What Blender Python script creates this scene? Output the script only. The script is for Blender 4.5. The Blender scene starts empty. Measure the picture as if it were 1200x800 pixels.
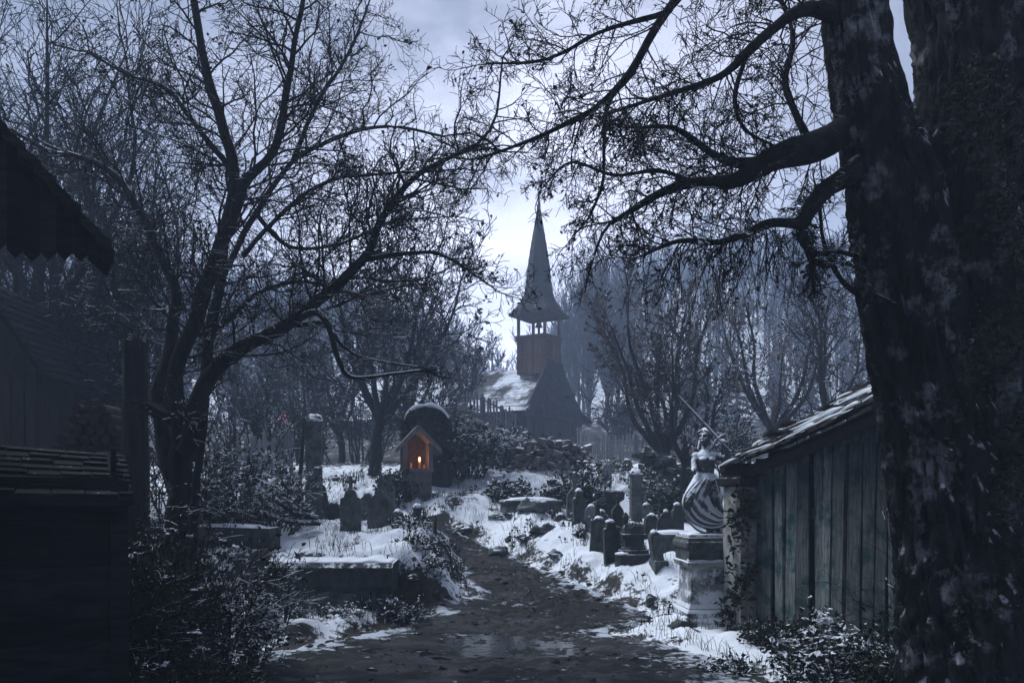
import bpy, math, random
import numpy as np
from mathutils import Vector, Matrix, noise

rad = math.radians
SC = bpy.context.scene
COL = SC.collection
random.seed(7)
RNG = np.random.default_rng(7)

# ------------------------------------------------------------------ camera, sky, sun, exposure
CAMZ, F, HOR = 1.7, 1000.0, 580.0
cam_d = bpy.data.cameras.new('camera')
cam = bpy.data.objects.new('camera', cam_d)
COL.objects.link(cam)
cam.location = (0, 0, CAMZ)
cam.rotation_euler = (rad(90), 0, 0)
cam_d.sensor_width = 36
cam_d.lens = 30
cam_d.shift_y = (HOR - 400) / 1200
cam_d.clip_end = 2000
cam_d.clip_start = 0.05
SC.camera = cam

SUN_EL, SUN_AZ = rad(58), rad(-62)          # azimuth measured from +Y (straight ahead) towards +X
GLOW_EL = rad(11)
world = bpy.data.worlds.new('World')
SC.world = world
world.use_nodes = True
nt = world.node_tree
nt.nodes.clear()


def N(tree, typ, **kw):
    n = tree.nodes.new(typ)
    for k, v in kw.items():
        if k.startswith('i_'):
            key = k[2:]
            n.inputs[int(key) if key.isdigit() else key.replace('_', ' ')].default_value = v
        else:
            setattr(n, k, v)
    return n


def ramp(tree, src, stops):
    r = tree.nodes.new('ShaderNodeValToRGB')
    e = r.color_ramp.elements
    while len(e) < len(stops):
        e.new(0.5)
    for el, (p, c) in zip(e, stops):
        el.position = p
        el.color = (c, c, c, 1) if isinstance(c, (int, float)) else (*c, 1)
    tree.links.new(src, r.inputs[0])
    return r.outputs[0]


def math_n(tree, op, a, b=None, c=None, clamp=False):
    m = tree.nodes.new('ShaderNodeMath')
    m.operation = op
    m.use_clamp = clamp
    for i, v in enumerate((a, b, c)):
        if v is None:
            continue
        if isinstance(v, (int, float)):
            m.inputs[i].default_value = v
        else:
            tree.links.new(v, m.inputs[i])
    return m.outputs[0]


def mixc(tree, fac, a, b, mode='MIX'):
    m = tree.nodes.new('ShaderNodeMix')
    m.data_type = 'RGBA'
    m.blend_type = mode
    for i, v in ((0, fac), (6, a), (7, b)):
        if isinstance(v, (int, float)):
            m.inputs[i].default_value = v
        elif isinstance(v, tuple):
            m.inputs[i].default_value = (*v[:3], 1)
        else:
            tree.links.new(v, m.inputs[i])
    return m.outputs[2]


sky = N(nt, 'ShaderNodeTexSky', sky_type='NISHITA', sun_disc=False, sun_elevation=SUN_EL,
        sun_rotation=SUN_AZ, altitude=600, air_density=1.6, dust_density=3.0, ozone_density=3.0)
tc = N(nt, 'ShaderNodeTexCoord')
mp = N(nt, 'ShaderNodeMapping')
mp.inputs['Scale'].default_value = (1.0, 1.0, 2.6)
nt.links.new(tc.outputs['Generated'], mp.inputs[0])
nz = N(nt, 'ShaderNodeTexNoise', i_Scale=3.6, i_Detail=8.0, i_Roughness=0.6, i_Distortion=0.5)
nt.links.new(mp.outputs[0], nz.inputs['Vector'])
cl = ramp(nt, nz.outputs['Fac'], [(0.34, 0.40), (0.66, 1.35)])
gd = Vector((math.sin(rad(1)) * math.cos(GLOW_EL), math.cos(rad(1)) * math.cos(GLOW_EL), math.sin(GLOW_EL)))
dotn = N(nt, 'ShaderNodeVectorMath', operation='DOT_PRODUCT')
nt.links.new(tc.outputs['Generated'], dotn.inputs[0])
dotn.inputs[1].default_value = gd
dv = math_n(nt, 'MAXIMUM', dotn.outputs['Value'], 0.0)
g1 = math_n(nt, 'MULTIPLY', math_n(nt, 'POWER', dv, 18.0), 5.0)     # thin cloud lit by the low sun behind the church
g0 = math_n(nt, 'ADD', g1, 0.50)
cb = math_n(nt, 'MULTIPLY', cl, g0)
cloudc = N(nt, 'ShaderNodeCombineColor')
for i, k in enumerate((0.88, 0.875, 1.05)):
    nt.links.new(math_n(nt, 'MULTIPLY', cb, k), cloudc.inputs[i])
skyc = mixc(nt, 0.965, sky.outputs[0], cloudc.outputs[0])
bg = N(nt, 'ShaderNodeBackground', i_Strength=0.13)
nt.links.new(skyc, bg.inputs[0])
wo = N(nt, 'ShaderNodeOutputWorld')
nt.links.new(bg.outputs[0], wo.inputs[0])

sun_d = bpy.data.lights.new('sun', 'SUN')
sun_d.energy = 1.5
sun_d.angle = rad(25)
sun_d.color = (0.84, 0.91, 1.0)
sun = bpy.data.objects.new('sun', sun_d)
COL.objects.link(sun)
sdir = Vector((math.sin(SUN_AZ) * math.cos(SUN_EL), math.cos(SUN_AZ) * math.cos(SUN_EL), math.sin(SUN_EL)))
sun.rotation_euler = sdir.to_track_quat('Z', 'Y').to_euler()
sun.location = (0, 30, 60)

SC.view_settings.view_transform = 'Standard'
SC.view_settings.look = 'None'
SC.view_settings.gamma = 1
SC.view_settings.use_curve_mapping = False
SC.view_settings.exposure = 1.75
SC.cycles.use_denoising = True
SC.cycles.max_bounces = 6
SC.cycles.volume_bounces = 2
SC.cycles.diffuse_bounces = 3


# ------------------------------------------------------------------ helpers
def P(px, py, Y):
    """a point of the photograph (1200x800 pixels) at the distance Y"""
    return Vector(((px - 600) / F * Y, Y, CAMZ - (py - HOR) / F * Y))


def X(px, Y):
    return (px - 600) / F * Y


def sstep(a, b, x):
    t = min(1.0, max(0.0, (x - a) / (b - a)))
    return t * t * (3 - 2 * t)


PY = [5, 8, 9.2, 10.5, 11.5, 12.5, 14.5, 16.6, 17.3, 21]
PC = [-0.4, -0.4, -0.4, -0.25, 0.40, 0.42, -0.35, -1.15, -1.5, -1.6]
PW = [3.6, 2.9, 2.5, 1.6, 1.6, 1.0, 0.62, 0.42, 0.15, 0.05]
BY = [-60, 9.5, 10.5, 11.5, 12.5, 15, 17, 19, 22, 34, 44, 60, 90]
BZ = [-1.5, 0.0, 0.0, 0.06, 0.22, 0.62, 0.88, 1.5, 2.2, 3.1, 4.5, 6.0, 9.0]
HA = [-3.0, -0.6, -0.35, -0.2, -0.08, -0.02, 0.03, 0.08, 0.15, 0.3, 0.6, 3.0]
HZ = [26, 27, 25, 20, 12, 6, 8, 20, 26, 30, 30, 28]
MOUNDS = [(-0.1, 9.9, 1.1, -0.10), (-1.2, 18.0, 0.8, 0.42), (0.65, 19.5, 0.6, 0.3), (0.3, 17.0, 0.5, 0.22), (1.1, 15.2, 0.5, 0.16),
          (-3.4, 19.0, 1.3, 0.3), (1.9, 10.6, 0.7, 0.06), (2.7, 13.0, 0.6, 0.16), (0.9, 13.6, 0.35, 0.12), (-0.85, 11.7, 0.4, 0.16),
          (1.45, 16.6, 0.6, 0.2), (2.2, 19.5, 1.2, 0.25), (3.2, 16.0, 0.9, 0.2), (0.1, 20.5, 0.5, 0.25)]


def pathd(x, y):
    c = float(np.interp(y, PY, PC))
    w = float(np.interp(y, PY, PW))
    if y > 17.3:
        return max(0.3, abs(x - c) - w)
    return abs(x - c) - w


def H(x, y, fine=True):
    b = float(np.interp(y, BY, BZ))
    d = pathd(x, y)
    out = sstep(0.0, 0.45, d + 0.12 * noise.noise(Vector((x * 3, y * 3, 1))))
    # terrace behind the low stone wall on the left
    b += 0.66 * sstep(11.55, 11.95, y) * sstep(-0.75, -1.55, x) * (1 - sstep(13.2, 18.5, y))
    # bank on the right of the path
    if x > 0:
        b += 0.22 * sstep(0.0, 0.9, d) * sstep(11.2, 12.6, y) * (1 - sstep(15.5, 19, y))
    if y > 50:
        a = x / y
        b += float(np.interp(a, HA, HZ)) * sstep(52, 165, y) + 4.0 * noise.noise(Vector((x * 0.02, y * 0.02, 5))) * sstep(60, 110, y)
    if y < 30 and fine:
        near = sstep(7.5, 11, y)
        b += out * (0.05 + near * (0.07 + 0.11 * noise.noise(Vector((x * 1.5, y * 1.5, 0))) + 0.085 * noise.noise(Vector((x * 4.2, y * 4.2, 3)))
                    + 0.03 * noise.noise(Vector((x * 9, y * 11, 7)))))
        b += (1 - out) * (0.035 * noise.noise(Vector((x * 2.2, y * 2.2, 9))) + 0.026 * noise.noise(Vector((x * 7, y * 7, 2))) + 0.016 * noise.noise(Vector((x * 15, y * 15, 4))))
        for mx, my, mr, ma in MOUNDS:
            q = ((x - mx) ** 2 + (y - my) ** 2) / (mr * mr)
            if q < 6:
                b += ma * math.exp(-q) * (0.4 + 0.6 * out)
    elif fine:
        b += 2.1 * math.exp(-((x + 2.6) ** 2 + (y - 37.5) ** 2 * .6) / 8.0)
        b += 0.25 * noise.noise(Vector((x * 0.35, y * 0.35, 0)))
    return b


def GP(px, Y):
    x = X(px, Y)
    return Vector((x, Y, H(x, Y)))


class MB:
    """collects tubes, boxes, lumps and leaves and links them as one mesh"""

    def __init__(s):
        s.V, s.Fc, s.n = [], [], 0
        s.T = {}

    def raw(s, v, faces):
        v = np.asarray(v, float).reshape(-1, 3)
        for f in faces:
            f = np.asarray(f, int)
            if f.ndim == 1:
                f = f[None]
            s.Fc.append(f + s.n)
        s.V.append(v)
        s.n += len(v)

    def tube(s, pts, r, sides=5):
        s.T.setdefault((len(pts), sides), []).append((pts, r))

    def flush(s):
        for (n, k), L in s.T.items():
            Pt = np.array([[tuple(q) for q in a[0]] for a in L], float)
            R = np.array([list(a[1]) for a in L], float)
            t = np.gradient(Pt, axis=1)
            t /= np.linalg.norm(t, axis=2, keepdims=True) + 1e-12
            od = Pt[:, -1] - Pt[:, 0]
            od /= np.linalg.norm(od, axis=1, keepdims=True) + 1e-12
            ref = np.where(np.abs(od[:, 2:3]) > 0.8, np.array([[1.0, 0.1, 0]]), np.array([[0, 0.05, 1.0]]))
            u = np.cross(t, ref[:, None, :])
            u /= np.linalg.norm(u, axis=2, keepdims=True) + 1e-12
            w = np.cross(t, u)
            a = np.arange(k) * 2 * math.pi / k
            ring = Pt[:, :, None, :] + R[:, :, None, None] * (np.cos(a)[None, None, :, None] * u[:, :, None, :] + np.sin(a)[None, None, :, None] * w[:, :, None, :])
            m = len(L)
            base = (np.arange(m) * n * k)[:, None, None]
            i = np.arange(n - 1)[None, :, None] * k
            j = np.arange(k)[None, None, :]
            j2 = (j + 1) % k
            q = np.stack([base + i + j, base + i + j2, base + i + k + j2, base + i + k + j], -1).reshape(-1, 4)
            cap = (np.arange(m) * n * k)[:, None] + np.arange(k)[None, ::-1]
            cap2 = (np.arange(m) * n * k)[:, None] + (n - 1) * k + np.arange(k)[None]
            s.raw(ring.reshape(-1, 3), [q, cap, cap2])
        s.T = {}

    def box(s, c, size, rot=None, taper=1.0, jit=0.0):
        hx, hy, hz = size[0] / 2, size[1] / 2, size[2] / 2
        v = []
        for z in (-1, 1):
            tp = taper if z > 0 else 1.0
            for x, y in ((-1, -1), (1, -1), (1, 1), (-1, 1)):
                q = Vector((x * hx * tp, y * hy * tp, z * hz))
                if jit:
                    q += Vector((random.uniform(-jit, jit), random.uniform(-jit, jit), random.uniform(-jit, jit)))
                if rot is not None:
                    q = rot @ q
                v.append(tuple(q + Vector(c)))
        s.raw(v, [[0, 3, 2, 1], [4, 5, 6, 7], [0, 1, 5, 4], [1, 2, 6, 5], [2, 3, 7, 6], [3, 0, 4, 7]])

    def loft(s, rings, cap=True):
        """rings: list of equal-length point lists"""
        k = len(rings[0])
        n = len(rings)
        v = [tuple(q) for r in rings for q in r]
        f = [[i * k + j, i * k + (j + 1) % k, (i + 1) * k + (j + 1) % k, (i + 1) * k + j] for i in range(n - 1) for j in range(k)]
        fs = [np.array(f)]
        if cap:
            fs += [list(range(k))[::-1], [(n - 1) * k + j for j in range(k)]]
        s.raw(v, fs)

    def prism(s, outline, y0, y1, o=(0, 0, 0), rotz=0.0, lean=None):
        """outline [(x,z)] extruded from y0 to y1"""
        R = Matrix.Rotation(rotz, 3, 'Z')
        if lean is not None:
            R = R @ lean
        k = len(outline)
        a = [tuple(R @ Vector((x, y0, z)) + Vector(o)) for x, z in outline]
        b = [tuple(R @ Vector((x, y1, z)) + Vector(o)) for x, z in outline]
        s.raw(a + b, [list(range(k)), [k + j for j in range(k)][::-1]] + [[j, k + j, k + (j + 1) % k, (j + 1) % k] for j in range(k)])

    def lump(s, c, rx, ry, rz, seg=12, rings=8, nz=0.15, seed=0.0, flat=True):
        R = []
        c = Vector(c)
        for i in range(rings + 1):
            ph = -math.pi / 2 + math.pi * i / rings
            row = []
            for j in range(seg):
                th = 2 * math.pi * j / seg
                d = Vector((math.cos(ph) * math.cos(th), math.cos(ph) * math.sin(th), math.sin(ph)))
                kf = 1 + nz * noise.noise(d * 2.3 + Vector((seed, seed * 1.7, c.x)))
                zz = d.z * rz * kf
                if flat and zz < 0:
                    zz *= 0.25
                row.append((c.x + d.x * rx * kf, c.y + d.y * ry * kf, c.z + zz))
            R.append(row)
        s.loft(R)

    def leaves(s, C, size, upbias=0.0, long=1.7):
        C = np.asarray(C, float).reshape(-1, 3)
        k = len(C)
        if not k:
            return
        a = RNG.normal(size=(k, 3))
        a[:, 2] *= 0.7
        a /= np.linalg.norm(a, axis=1, keepdims=True)
        b = RNG.normal(size=(k, 3))
        b[:, 2] -= 0
        nrm = np.cross(a, b)
        nrm /= np.linalg.norm(nrm, axis=1, keepdims=True)
        if upbias:
            nrm[:, 2] = np.abs(nrm[:, 2]) + upbias
            nrm /= np.linalg.norm(nrm, axis=1, keepdims=True)
            a = np.cross(nrm, b)
            a /= np.linalg.norm(a, axis=1, keepdims=True)
        b = np.cross(nrm, a)
        sz = size * RNG.uniform(0.5, 1.3, size=(k, 1))
        fold = nrm * sz * 0.25
        v = np.stack([C - a * sz * long / 2, C + b * sz * 0.5 + fold, C + a * sz * long / 2, C - b * sz * 0.5 + fold], 1)
        i = np.arange(k)[:, None] * 4
        f = np.concatenate([i + np.array([[0, 1, 2]]), i + np.array([[0, 2, 3]])])
        s.raw(v.reshape(-1, 3), [f])

    def build(s, name, mat, parent=None, origin=None, smooth=False, label=None):
        s.flush()
        V = np.concatenate(s.V)
        o = Vector((0, 0, 0))
        if origin is not None:
            o = Vector(origin)
        elif parent is not None:
            o = root_loc(parent)
        V = V - np.array(o)
        lens = np.concatenate([np.full(len(f), f.shape[1]) for f in s.Fc])
        loops = np.concatenate([f.ravel() for f in s.Fc])
        me = bpy.data.meshes.new(name)
        me.vertices.add(len(V))
        me.vertices.foreach_set('co', V.ravel())
        me.loops.add(len(loops))
        me.loops.foreach_set('vertex_index', loops.astype(np.int32))
        me.polygons.add(len(lens))
        st = np.concatenate([[0], np.cumsum(lens)[:-1]]).astype(np.int32)
        me.polygons.foreach_set('loop_start', st)
        me.polygons.foreach_set('loop_total', lens.astype(np.int32))
        me.polygons.foreach_set('use_smooth', np.full(len(lens), bool(smooth)))
        me.update(calc_edges=True)
        me.validate()
        me.materials.append(mat)
        ob = bpy.data.objects.new(name, me)
        COL.objects.link(ob)
        if parent is not None:
            ob.parent = parent
        else:
            ob.location = o
        if label:
            ob['label'] = label
        return ob


def root_loc(o):
    p = Vector(o.location)
    while o.parent:
        o = o.parent
        p = p + o.location
    return p


def tag(o, label=None, cat=None, group=None, kind=None):
    if label:
        o['label'] = label
    if cat:
        o['category'] = cat
    if group:
        o['group'] = group
    if kind:
        o['kind'] = kind
    return o


def thing(name, label, cat, loc, group=None):
    o = bpy.data.objects.new(name, None)
    COL.objects.link(o)
    o.location = loc
    o.empty_display_size = 0.2
    return tag(o, label, cat, group)


# ------------------------------------------------------------------ materials
def mat_base(name):
    m = bpy.data.materials.new(name)
    m.use_nodes = True
    t = m.node_tree
    b = t.nodes['Principled BSDF']
    return m, t, b


SNOW = (0.70, 0.74, 0.80)


def surf(name, c1, c2, scale=6.0, rough=0.9, snow=None, bump=0.3, bscale=None, stretch=(1, 1, 1), snow_noise=9.0, c3=None, c3lo=0.48, spec=0.3, distort=0.6, island=0.0, bdist=0.03):
    """noise-mottled surface; snow = how level a face must be before snow lies on it (None: no snow)"""
    m, t, b = mat_base(name)
    geo = N(t, 'ShaderNodeNewGeometry')
    mpn = N(t, 'ShaderNodeMapping')
    mpn.inputs['Scale'].default_value = stretch
    t.links.new(geo.outputs['Position'], mpn.inputs[0])
    n1 = N(t, 'ShaderNodeTexNoise', i_Scale=scale, i_Detail=8.0, i_Roughness=0.65, i_Distortion=distort)
    t.links.new(mpn.outputs[0], n1.inputs['Vector'])
    f = ramp(t, n1.outputs['Fac'], [(0.32, 0.0), (0.68, 1.0)])
    col = mixc(t, f, c1, c2)
    if c3:
        n3 = N(t, 'ShaderNodeTexNoise', i_Scale=min(4.0, scale * 0.35), i_Detail=6.0, i_Roughness=0.7)
        t.links.new(geo.outputs['Position'], n3.inputs['Vector'])
        col = mixc(t, ramp(t, n3.outputs['Fac'], [(c3lo, 0.0), (c3lo + 0.13, 1.0)]), col, c3)
    if island:
        v_ = math_n(t, 'ADD', math_n(t, 'MULTIPLY', geo.outputs['Random Per Island'], 2 * island), 1.0 - island)
        cv = N(t, 'ShaderNodeCombineColor')
        for q_ in range(3):
            t.links.new(v_, cv.inputs[q_])
        col = mixc(t, 1.0, col, cv.outputs[0], 'MULTIPLY')
    rgh = rough
    if snow is not None:
        sx = N(t, 'ShaderNodeSeparateXYZ')
        t.links.new(geo.outputs['Normal'], sx.inputs[0])
        n2 = N(t, 'ShaderNodeTexNoise', i_Scale=snow_noise, i_Detail=6.0, i_Roughness=0.7)
        t.links.new(geo.outputs['Position'], n2.inputs['Vector'])
        k = math_n(t, 'ADD', sx.outputs['Z'], math_n(t, 'MULTIPLY', math_n(t, 'SUBTRACT', n2.outputs['Fac'], 0.5), 1.6))
        mr = N(t, 'ShaderNodeMapRange')
        mr.inputs[1].default_value = snow - 0.07
        mr.inputs[2].default_value = snow + 0.12
        t.links.new(k, mr.inputs[0])
        col = mixc(t, mr.outputs[0], col, SNOW)
    t.links.new(col, b.inputs['Base Color'])
    b.inputs['Roughness'].default_value = rgh
    b.inputs['Specular IOR Level'].default_value = spec
    if bump:
        nb = N(t, 'ShaderNodeTexNoise', i_Scale=(bscale or scale * 2), i_Detail=8.0, i_Roughness=0.7, i_Distortion=distort)
        t.links.new(mpn.outputs[0], nb.inputs['Vector'])
        bp = N(t, 'ShaderNodeBump', i_Strength=bump, i_Distance=bdist)
        t.links.new(nb.outputs['Fac'], bp.inputs['Height'])
        t.links.new(bp.outputs[0], b.inputs['Normal'])
    return m


M = {}
M['bark'] = surf('dark bark', (0.006, 0.007, 0.007), (0.022, 0.022, 0.022), 10, snow=0.76, snow_noise=5, stretch=(1, 1, 0.3), spec=0.15)
M['bark_snow'] = surf('frosted bark', (0.012, 0.012, 0.012), (0.035, 0.034, 0.033), 10, snow=0.42, snow_noise=7, stretch=(1, 1, 0.3), spec=0.15)
M['bark_limb'] = surf('dark limb bark', (0.003, 0.0035, 0.0035), (0.028, 0.028, 0.029), 14, snow=0.95, snow_noise=5, bump=0.8, bscale=26, spec=0.1)
M['bark_big'] = surf('old furrowed bark', (0.003, 0.0033, 0.0035), (0.05, 0.052, 0.054), 16, snow=0.43, snow_noise=4.5, bump=1.0, bscale=42, bdist=0.045,
                     stretch=(1, 1, 0.4), c3=(0.30, 0.31, 0.34), c3lo=0.535, spec=0.1)
M['twig'] = surf('twigs', (0.010, 0.010, 0.011), (0.024, 0.022, 0.021), 14, snow=0.84, snow_noise=2.0, bump=0, spec=0.1)
M['twig_snow'] = surf('frosted twigs', (0.016, 0.015, 0.015), (0.04, 0.035, 0.032), 14, snow=0.72, snow_noise=2.0, bump=0, spec=0.1)
M['twig_red'] = surf('reddish twigs', (0.05, 0.04, 0.036), (0.11, 0.08, 0.066), 4, snow=0.9, snow_noise=2.0, bump=0, spec=0.1)
M['leaf'] = surf('dead leaves', (0.012, 0.012, 0.009), (0.035, 0.03, 0.018), 6, bump=0, spec=0.1)
M['leaf_snow'] = surf('snow dusted leaves', (0.016, 0.022, 0.012), (0.045, 0.05, 0.03), 8, snow=0.62, snow_noise=6, bump=0, spec=0.15)
M['leaf_frost'] = surf('frosted ivy leaves', (0.006, 0.010, 0.006), (0.05, 0.06, 0.045), 4, snow=0.97, snow_noise=3, bump=0, spec=0.2)
M['leaf_dark'] = surf('ivy leaves', (0.006, 0.010, 0.005), (0.022, 0.032, 0.016), 8, snow=1.12, snow_noise=4, bump=0, spec=0.2)
M['stone'] = surf('weathered gravestone', (0.045, 0.05, 0.052), (0.13, 0.14, 0.145), 9, snow=0.80, snow_noise=8, bump=0.6, c3=(0.03, 0.042, 0.026))
M['stone_dark'] = surf('blackened gravestone', (0.02, 0.022, 0.024), (0.065, 0.07, 0.072), 9, snow=0.86, snow_noise=8, bump=0.6, c3=(0.02, 0.03, 0.016))
M['stone_pale'] = surf('pale stone', (0.16, 0.165, 0.175), (0.30, 0.31, 0.33), 7, snow=0.72, snow_noise=9, bump=0.6, c3=(0.09, 0.095, 0.085))
M['statue'] = surf('statue stone', (0.035, 0.04, 0.043), (0.12, 0.13, 0.137), 12, snow=0.17, snow_noise=11, bump=0.25)
M['statue_fold'] = surf('snowy statue drapery', (0.05, 0.055, 0.06), (0.15, 0.16, 0.17), 12, snow=0.0, snow_noise=16, bump=0.25)
M['stone_ped'] = surf('snow-crusted pedestal stone', (0.14, 0.145, 0.15), (0.40, 0.41, 0.43), 8, snow=0.13, snow_noise=5.5, bump=0.7, c3=(0.06, 0.065, 0.06))
M['pebble'] = surf('wet pebbles', (0.01, 0.01, 0.01), (0.05, 0.05, 0.05), 9, snow=1.1, snow_noise=8, bump=0, island=.5)
M['snow'] = surf('snow', (0.66, 0.70, 0.76), (0.78, 0.81, 0.85), 12, rough=0.6, bump=0.35, bscale=30)
M['wood_church'] = surf('weathered church boards', (0.035, 0.028, 0.024), (0.085, 0.066, 0.054), 5, stretch=(3, 3, 0.4), bump=0.4, island=0.35)
M['wood_tower'] = surf('brown tower boards', (0.08, 0.044, 0.028), (0.17, 0.095, 0.06), 6, stretch=(4, 4, 0.3), bump=0.4, island=0.35)
M['shingle'] = surf('grey wooden shingles', (0.018, 0.019, 0.021), (0.05, 0.052, 0.056), 9, stretch=(1, 1, 1.6), snow=0.98, snow_noise=1.3, bump=0.5, island=0.4)
M['shingle_snow'] = surf('snowy wooden shingles', (0.025, 0.023, 0.022), (0.06, 0.054, 0.05), 9, snow=0.74, snow_noise=0.42, bump=0.5, island=0.4)
M['shed_board'] = surf('grey green shed boards', (0.03, 0.036, 0.037), (0.20, 0.21, 0.205), 9, stretch=(5, 5, 0.35), bump=0.7, c3=(0.014, 0.05, 0.046), island=0.6)
M['shed_roof'] = surf('mossy shed shingles', (0.014, 0.014, 0.013), (0.05, 0.046, 0.04), 8, snow=0.92, snow_noise=2.6, bump=0.6, c3=(0.04, 0.022, 0.018), island=0.5)
M['plaster'] = surf('flaking plaster pillar', (0.22, 0.215, 0.20), (0.55, 0.54, 0.50), 4, stretch=(1, 1, 0.4), bump=0.7, c3=(0.035, 0.036, 0.028))
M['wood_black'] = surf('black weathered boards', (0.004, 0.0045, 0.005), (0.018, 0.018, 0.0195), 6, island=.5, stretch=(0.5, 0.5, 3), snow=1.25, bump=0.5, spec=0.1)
M['wood_dark'] = surf('dark brown boards', (0.012, 0.010, 0.009), (0.032, 0.027, 0.022), 5, stretch=(3, 3, 0.4), snow=1.0, bump=0.5, island=0.4)
M['log'] = surf('split firewood', (0.016, 0.011, 0.008), (0.055, 0.038, 0.026), 10, bump=0.5, island=0.4)
M['iron'] = surf('rusted iron', (0.008, 0.008, 0.009), (0.03, 0.024, 0.02), 20, rough=0.6, bump=0.2, snow=1.15)
M['picket'] = surf('grey picket boards', (0.09, 0.093, 0.10), (0.2, 0.205, 0.22), 6, stretch=(4, 4, 0.5), bump=0.2, snow=0.95, island=0.35)
M['rubble'] = surf('brownish rubble stones', (0.05, 0.04, 0.035), (0.16, 0.135, 0.12), 5, snow=0.62, snow_noise=5, bump=0.7, island=0.5)
M['forest'] = surf('far forest', (0.035, 0.037, 0.042), (0.10, 0.103, 0.115), 0.5, bump=0, snow=1.0)
M['shrine_wood'] = surf('grey shrine timber', (0.07, 0.064, 0.058), (0.17, 0.155, 0.14), 8, stretch=(3, 3, 0.5), snow=1.0, bump=0.4)


def emit(name, col, strength):
    m, t, b = mat_base(name)
    b.inputs['Base Color'].default_value = (*col, 1)
    b.inputs['Emission Color'].default_value = (*col, 1)
    b.inputs['Emission Strength'].default_value = strength
    return m


M['flame'] = emit('candle flame', (1.0, 0.42, 0.2), 0.9)
M['wax'] = surf('candle wax', (0.16, 0.09, 0.06), (0.22, 0.13, 0.09), 8, bump=0, rough=0.5)
M['red_glass'] = emit('red lantern glass', (0.65, 0.24, 0.26), 0.07)


def ground_material():
    m, t, b = mat_base('snow over dead grass and soil')
    geo = N(t, 'ShaderNodeNewGeometry')
    at = N(t, 'ShaderNodeAttribute', attribute_name='soil')
    n1 = N(t, 'ShaderNodeTexNoise', i_Scale=1.6, i_Detail=10.0, i_Roughness=0.68, i_Distortion=0.5)
    n2 = N(t, 'ShaderNodeTexNoise', i_Scale=14.0, i_Detail=6.0, i_Roughness=0.7)
    n3 = N(t, 'ShaderNodeTexNoise', i_Scale=30.0, i_Detail=4.0, i_Roughness=0.7)
    for n in (n1, n2, n3):
        t.links.new(geo.outputs['Position'], n.inputs['Vector'])
    sx = N(t, 'ShaderNodeSeparateXYZ')
    t.links.new(geo.outputs['Normal'], sx.inputs[0])
    k = math_n(t, 'ADD', math_n(t, 'MULTIPLY_ADD', n1.outputs['Fac'], 1.35, -0.165), math_n(t, 'MULTIPLY', math_n(t, 'SUBTRACT', n2.outputs['Fac'], 0.5), 0.62))
    k = math_n(t, 'ADD', k, at.outputs['Fac'])
    k = math_n(t, 'ADD', k, math_n(t, 'MULTIPLY', math_n(t, 'SUBTRACT', 0.88, sx.outputs['Z']), 0.3))
    mr = N(t, 'ShaderNodeMapRange')
    mr.inputs[1].default_value = 0.60
    mr.inputs[2].default_value = 0.68
    t.links.new(k, mr.inputs[0])
    soil = mixc(t, ramp(t, n2.outputs['Fac'], [(0.35, 0.0), (0.65, 1.0)]), (0.006, 0.006, 0.005), (0.034, 0.030, 0.024))
    snow = mixc(t, n3.outputs['Fac'], (0.60, 0.64, 0.70), (0.80, 0.83, 0.87))
    t.links.new(mixc(t, mr.outputs[0], snow, soil), b.inputs['Base Color'])
    b.inputs['Roughness'].default_value = 0.75
    b.inputs['Specular IOR Level'].default_value = 0.25
    bp = N(t, 'ShaderNodeBump', i_Strength=0.5, i_Distance=0.04)
    t.links.new(n2.outputs['Fac'], bp.inputs['Height'])
    t.links.new(bp.outputs[0], b.inputs['Normal'])
    return m


def path_material():
    m, t, b = mat_base('wet mud')
    geo = N(t, 'ShaderNodeNewGeometry')
    mpn = N(t, 'ShaderNodeMapping')
    mpn.inputs['Scale'].default_value = (0.6, 1.0, 1.0)
    t.links.new(geo.outputs['Position'], mpn.inputs[0])
    n1 = N(t, 'ShaderNodeTexNoise', i_Scale=1.3, i_Detail=8.0, i_Roughness=0.62, i_Distortion=0.5)
    n2 = N(t, 'ShaderNodeTexNoise', i_Scale=11.0, i_Detail=8.0, i_Roughness=0.75)
    n3 = N(t, 'ShaderNodeTexNoise', i_Scale=5.5, i_Detail=8.0, i_Roughness=0.8)
    vo = N(t, 'ShaderNodeTexVoronoi', i_Scale=16.0)
    for n in (n1, n2, n3, vo):
        t.links.new(mpn.outputs[0], n.inputs['Vector'])
    mud = mixc(t, ramp(t, n2.outputs['Fac'], [(0.3, 0.0), (0.7, 1.0)]), (0.003, 0.0032, 0.0035), (0.016, 0.0155, 0.015))
    at = N(t, 'ShaderNodeAttribute', attribute_name='edge')
    fk = math_n(t, 'ADD', n3.outputs['Fac'], math_n(t, 'MULTIPLY', math_n(t, 'SUBTRACT', n1.outputs['Fac'], 0.5), 0.7))
    fk = math_n(t, 'ADD', fk, math_n(t, 'MULTIPLY', at.outputs['Fac'], 0.22))
    frost = ramp(t, fk, [(0.63, 0.0), (0.70, 1.0)])
    col = mixc(t, math_n(t, 'MULTIPLY', frost, 0.8), mud, (0.5, 0.54, 0.6))
    t.links.new(col, b.inputs['Base Color'])
    wet = ramp(t, n1.outputs['Fac'], [(0.36, 0.20), (0.52, 0.85)])
    t.links.new(wet, b.inputs['Roughness'])
    b.inputs['Specular IOR Level'].default_value = 0.22
    h = math_n(t, 'ADD', math_n(t, 'MULTIPLY', n2.outputs['Fac'], 1.0), math_n(t, 'MULTIPLY', vo.outputs['Distance'], 0.5))
    bp = N(t, 'ShaderNodeBump', i_Strength=0.4, i_Distance=0.03)
    t.links.new(h, bp.inputs['Height'])
    t.links.new(bp.outputs[0], b.inputs['Normal'])
    return m


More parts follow.
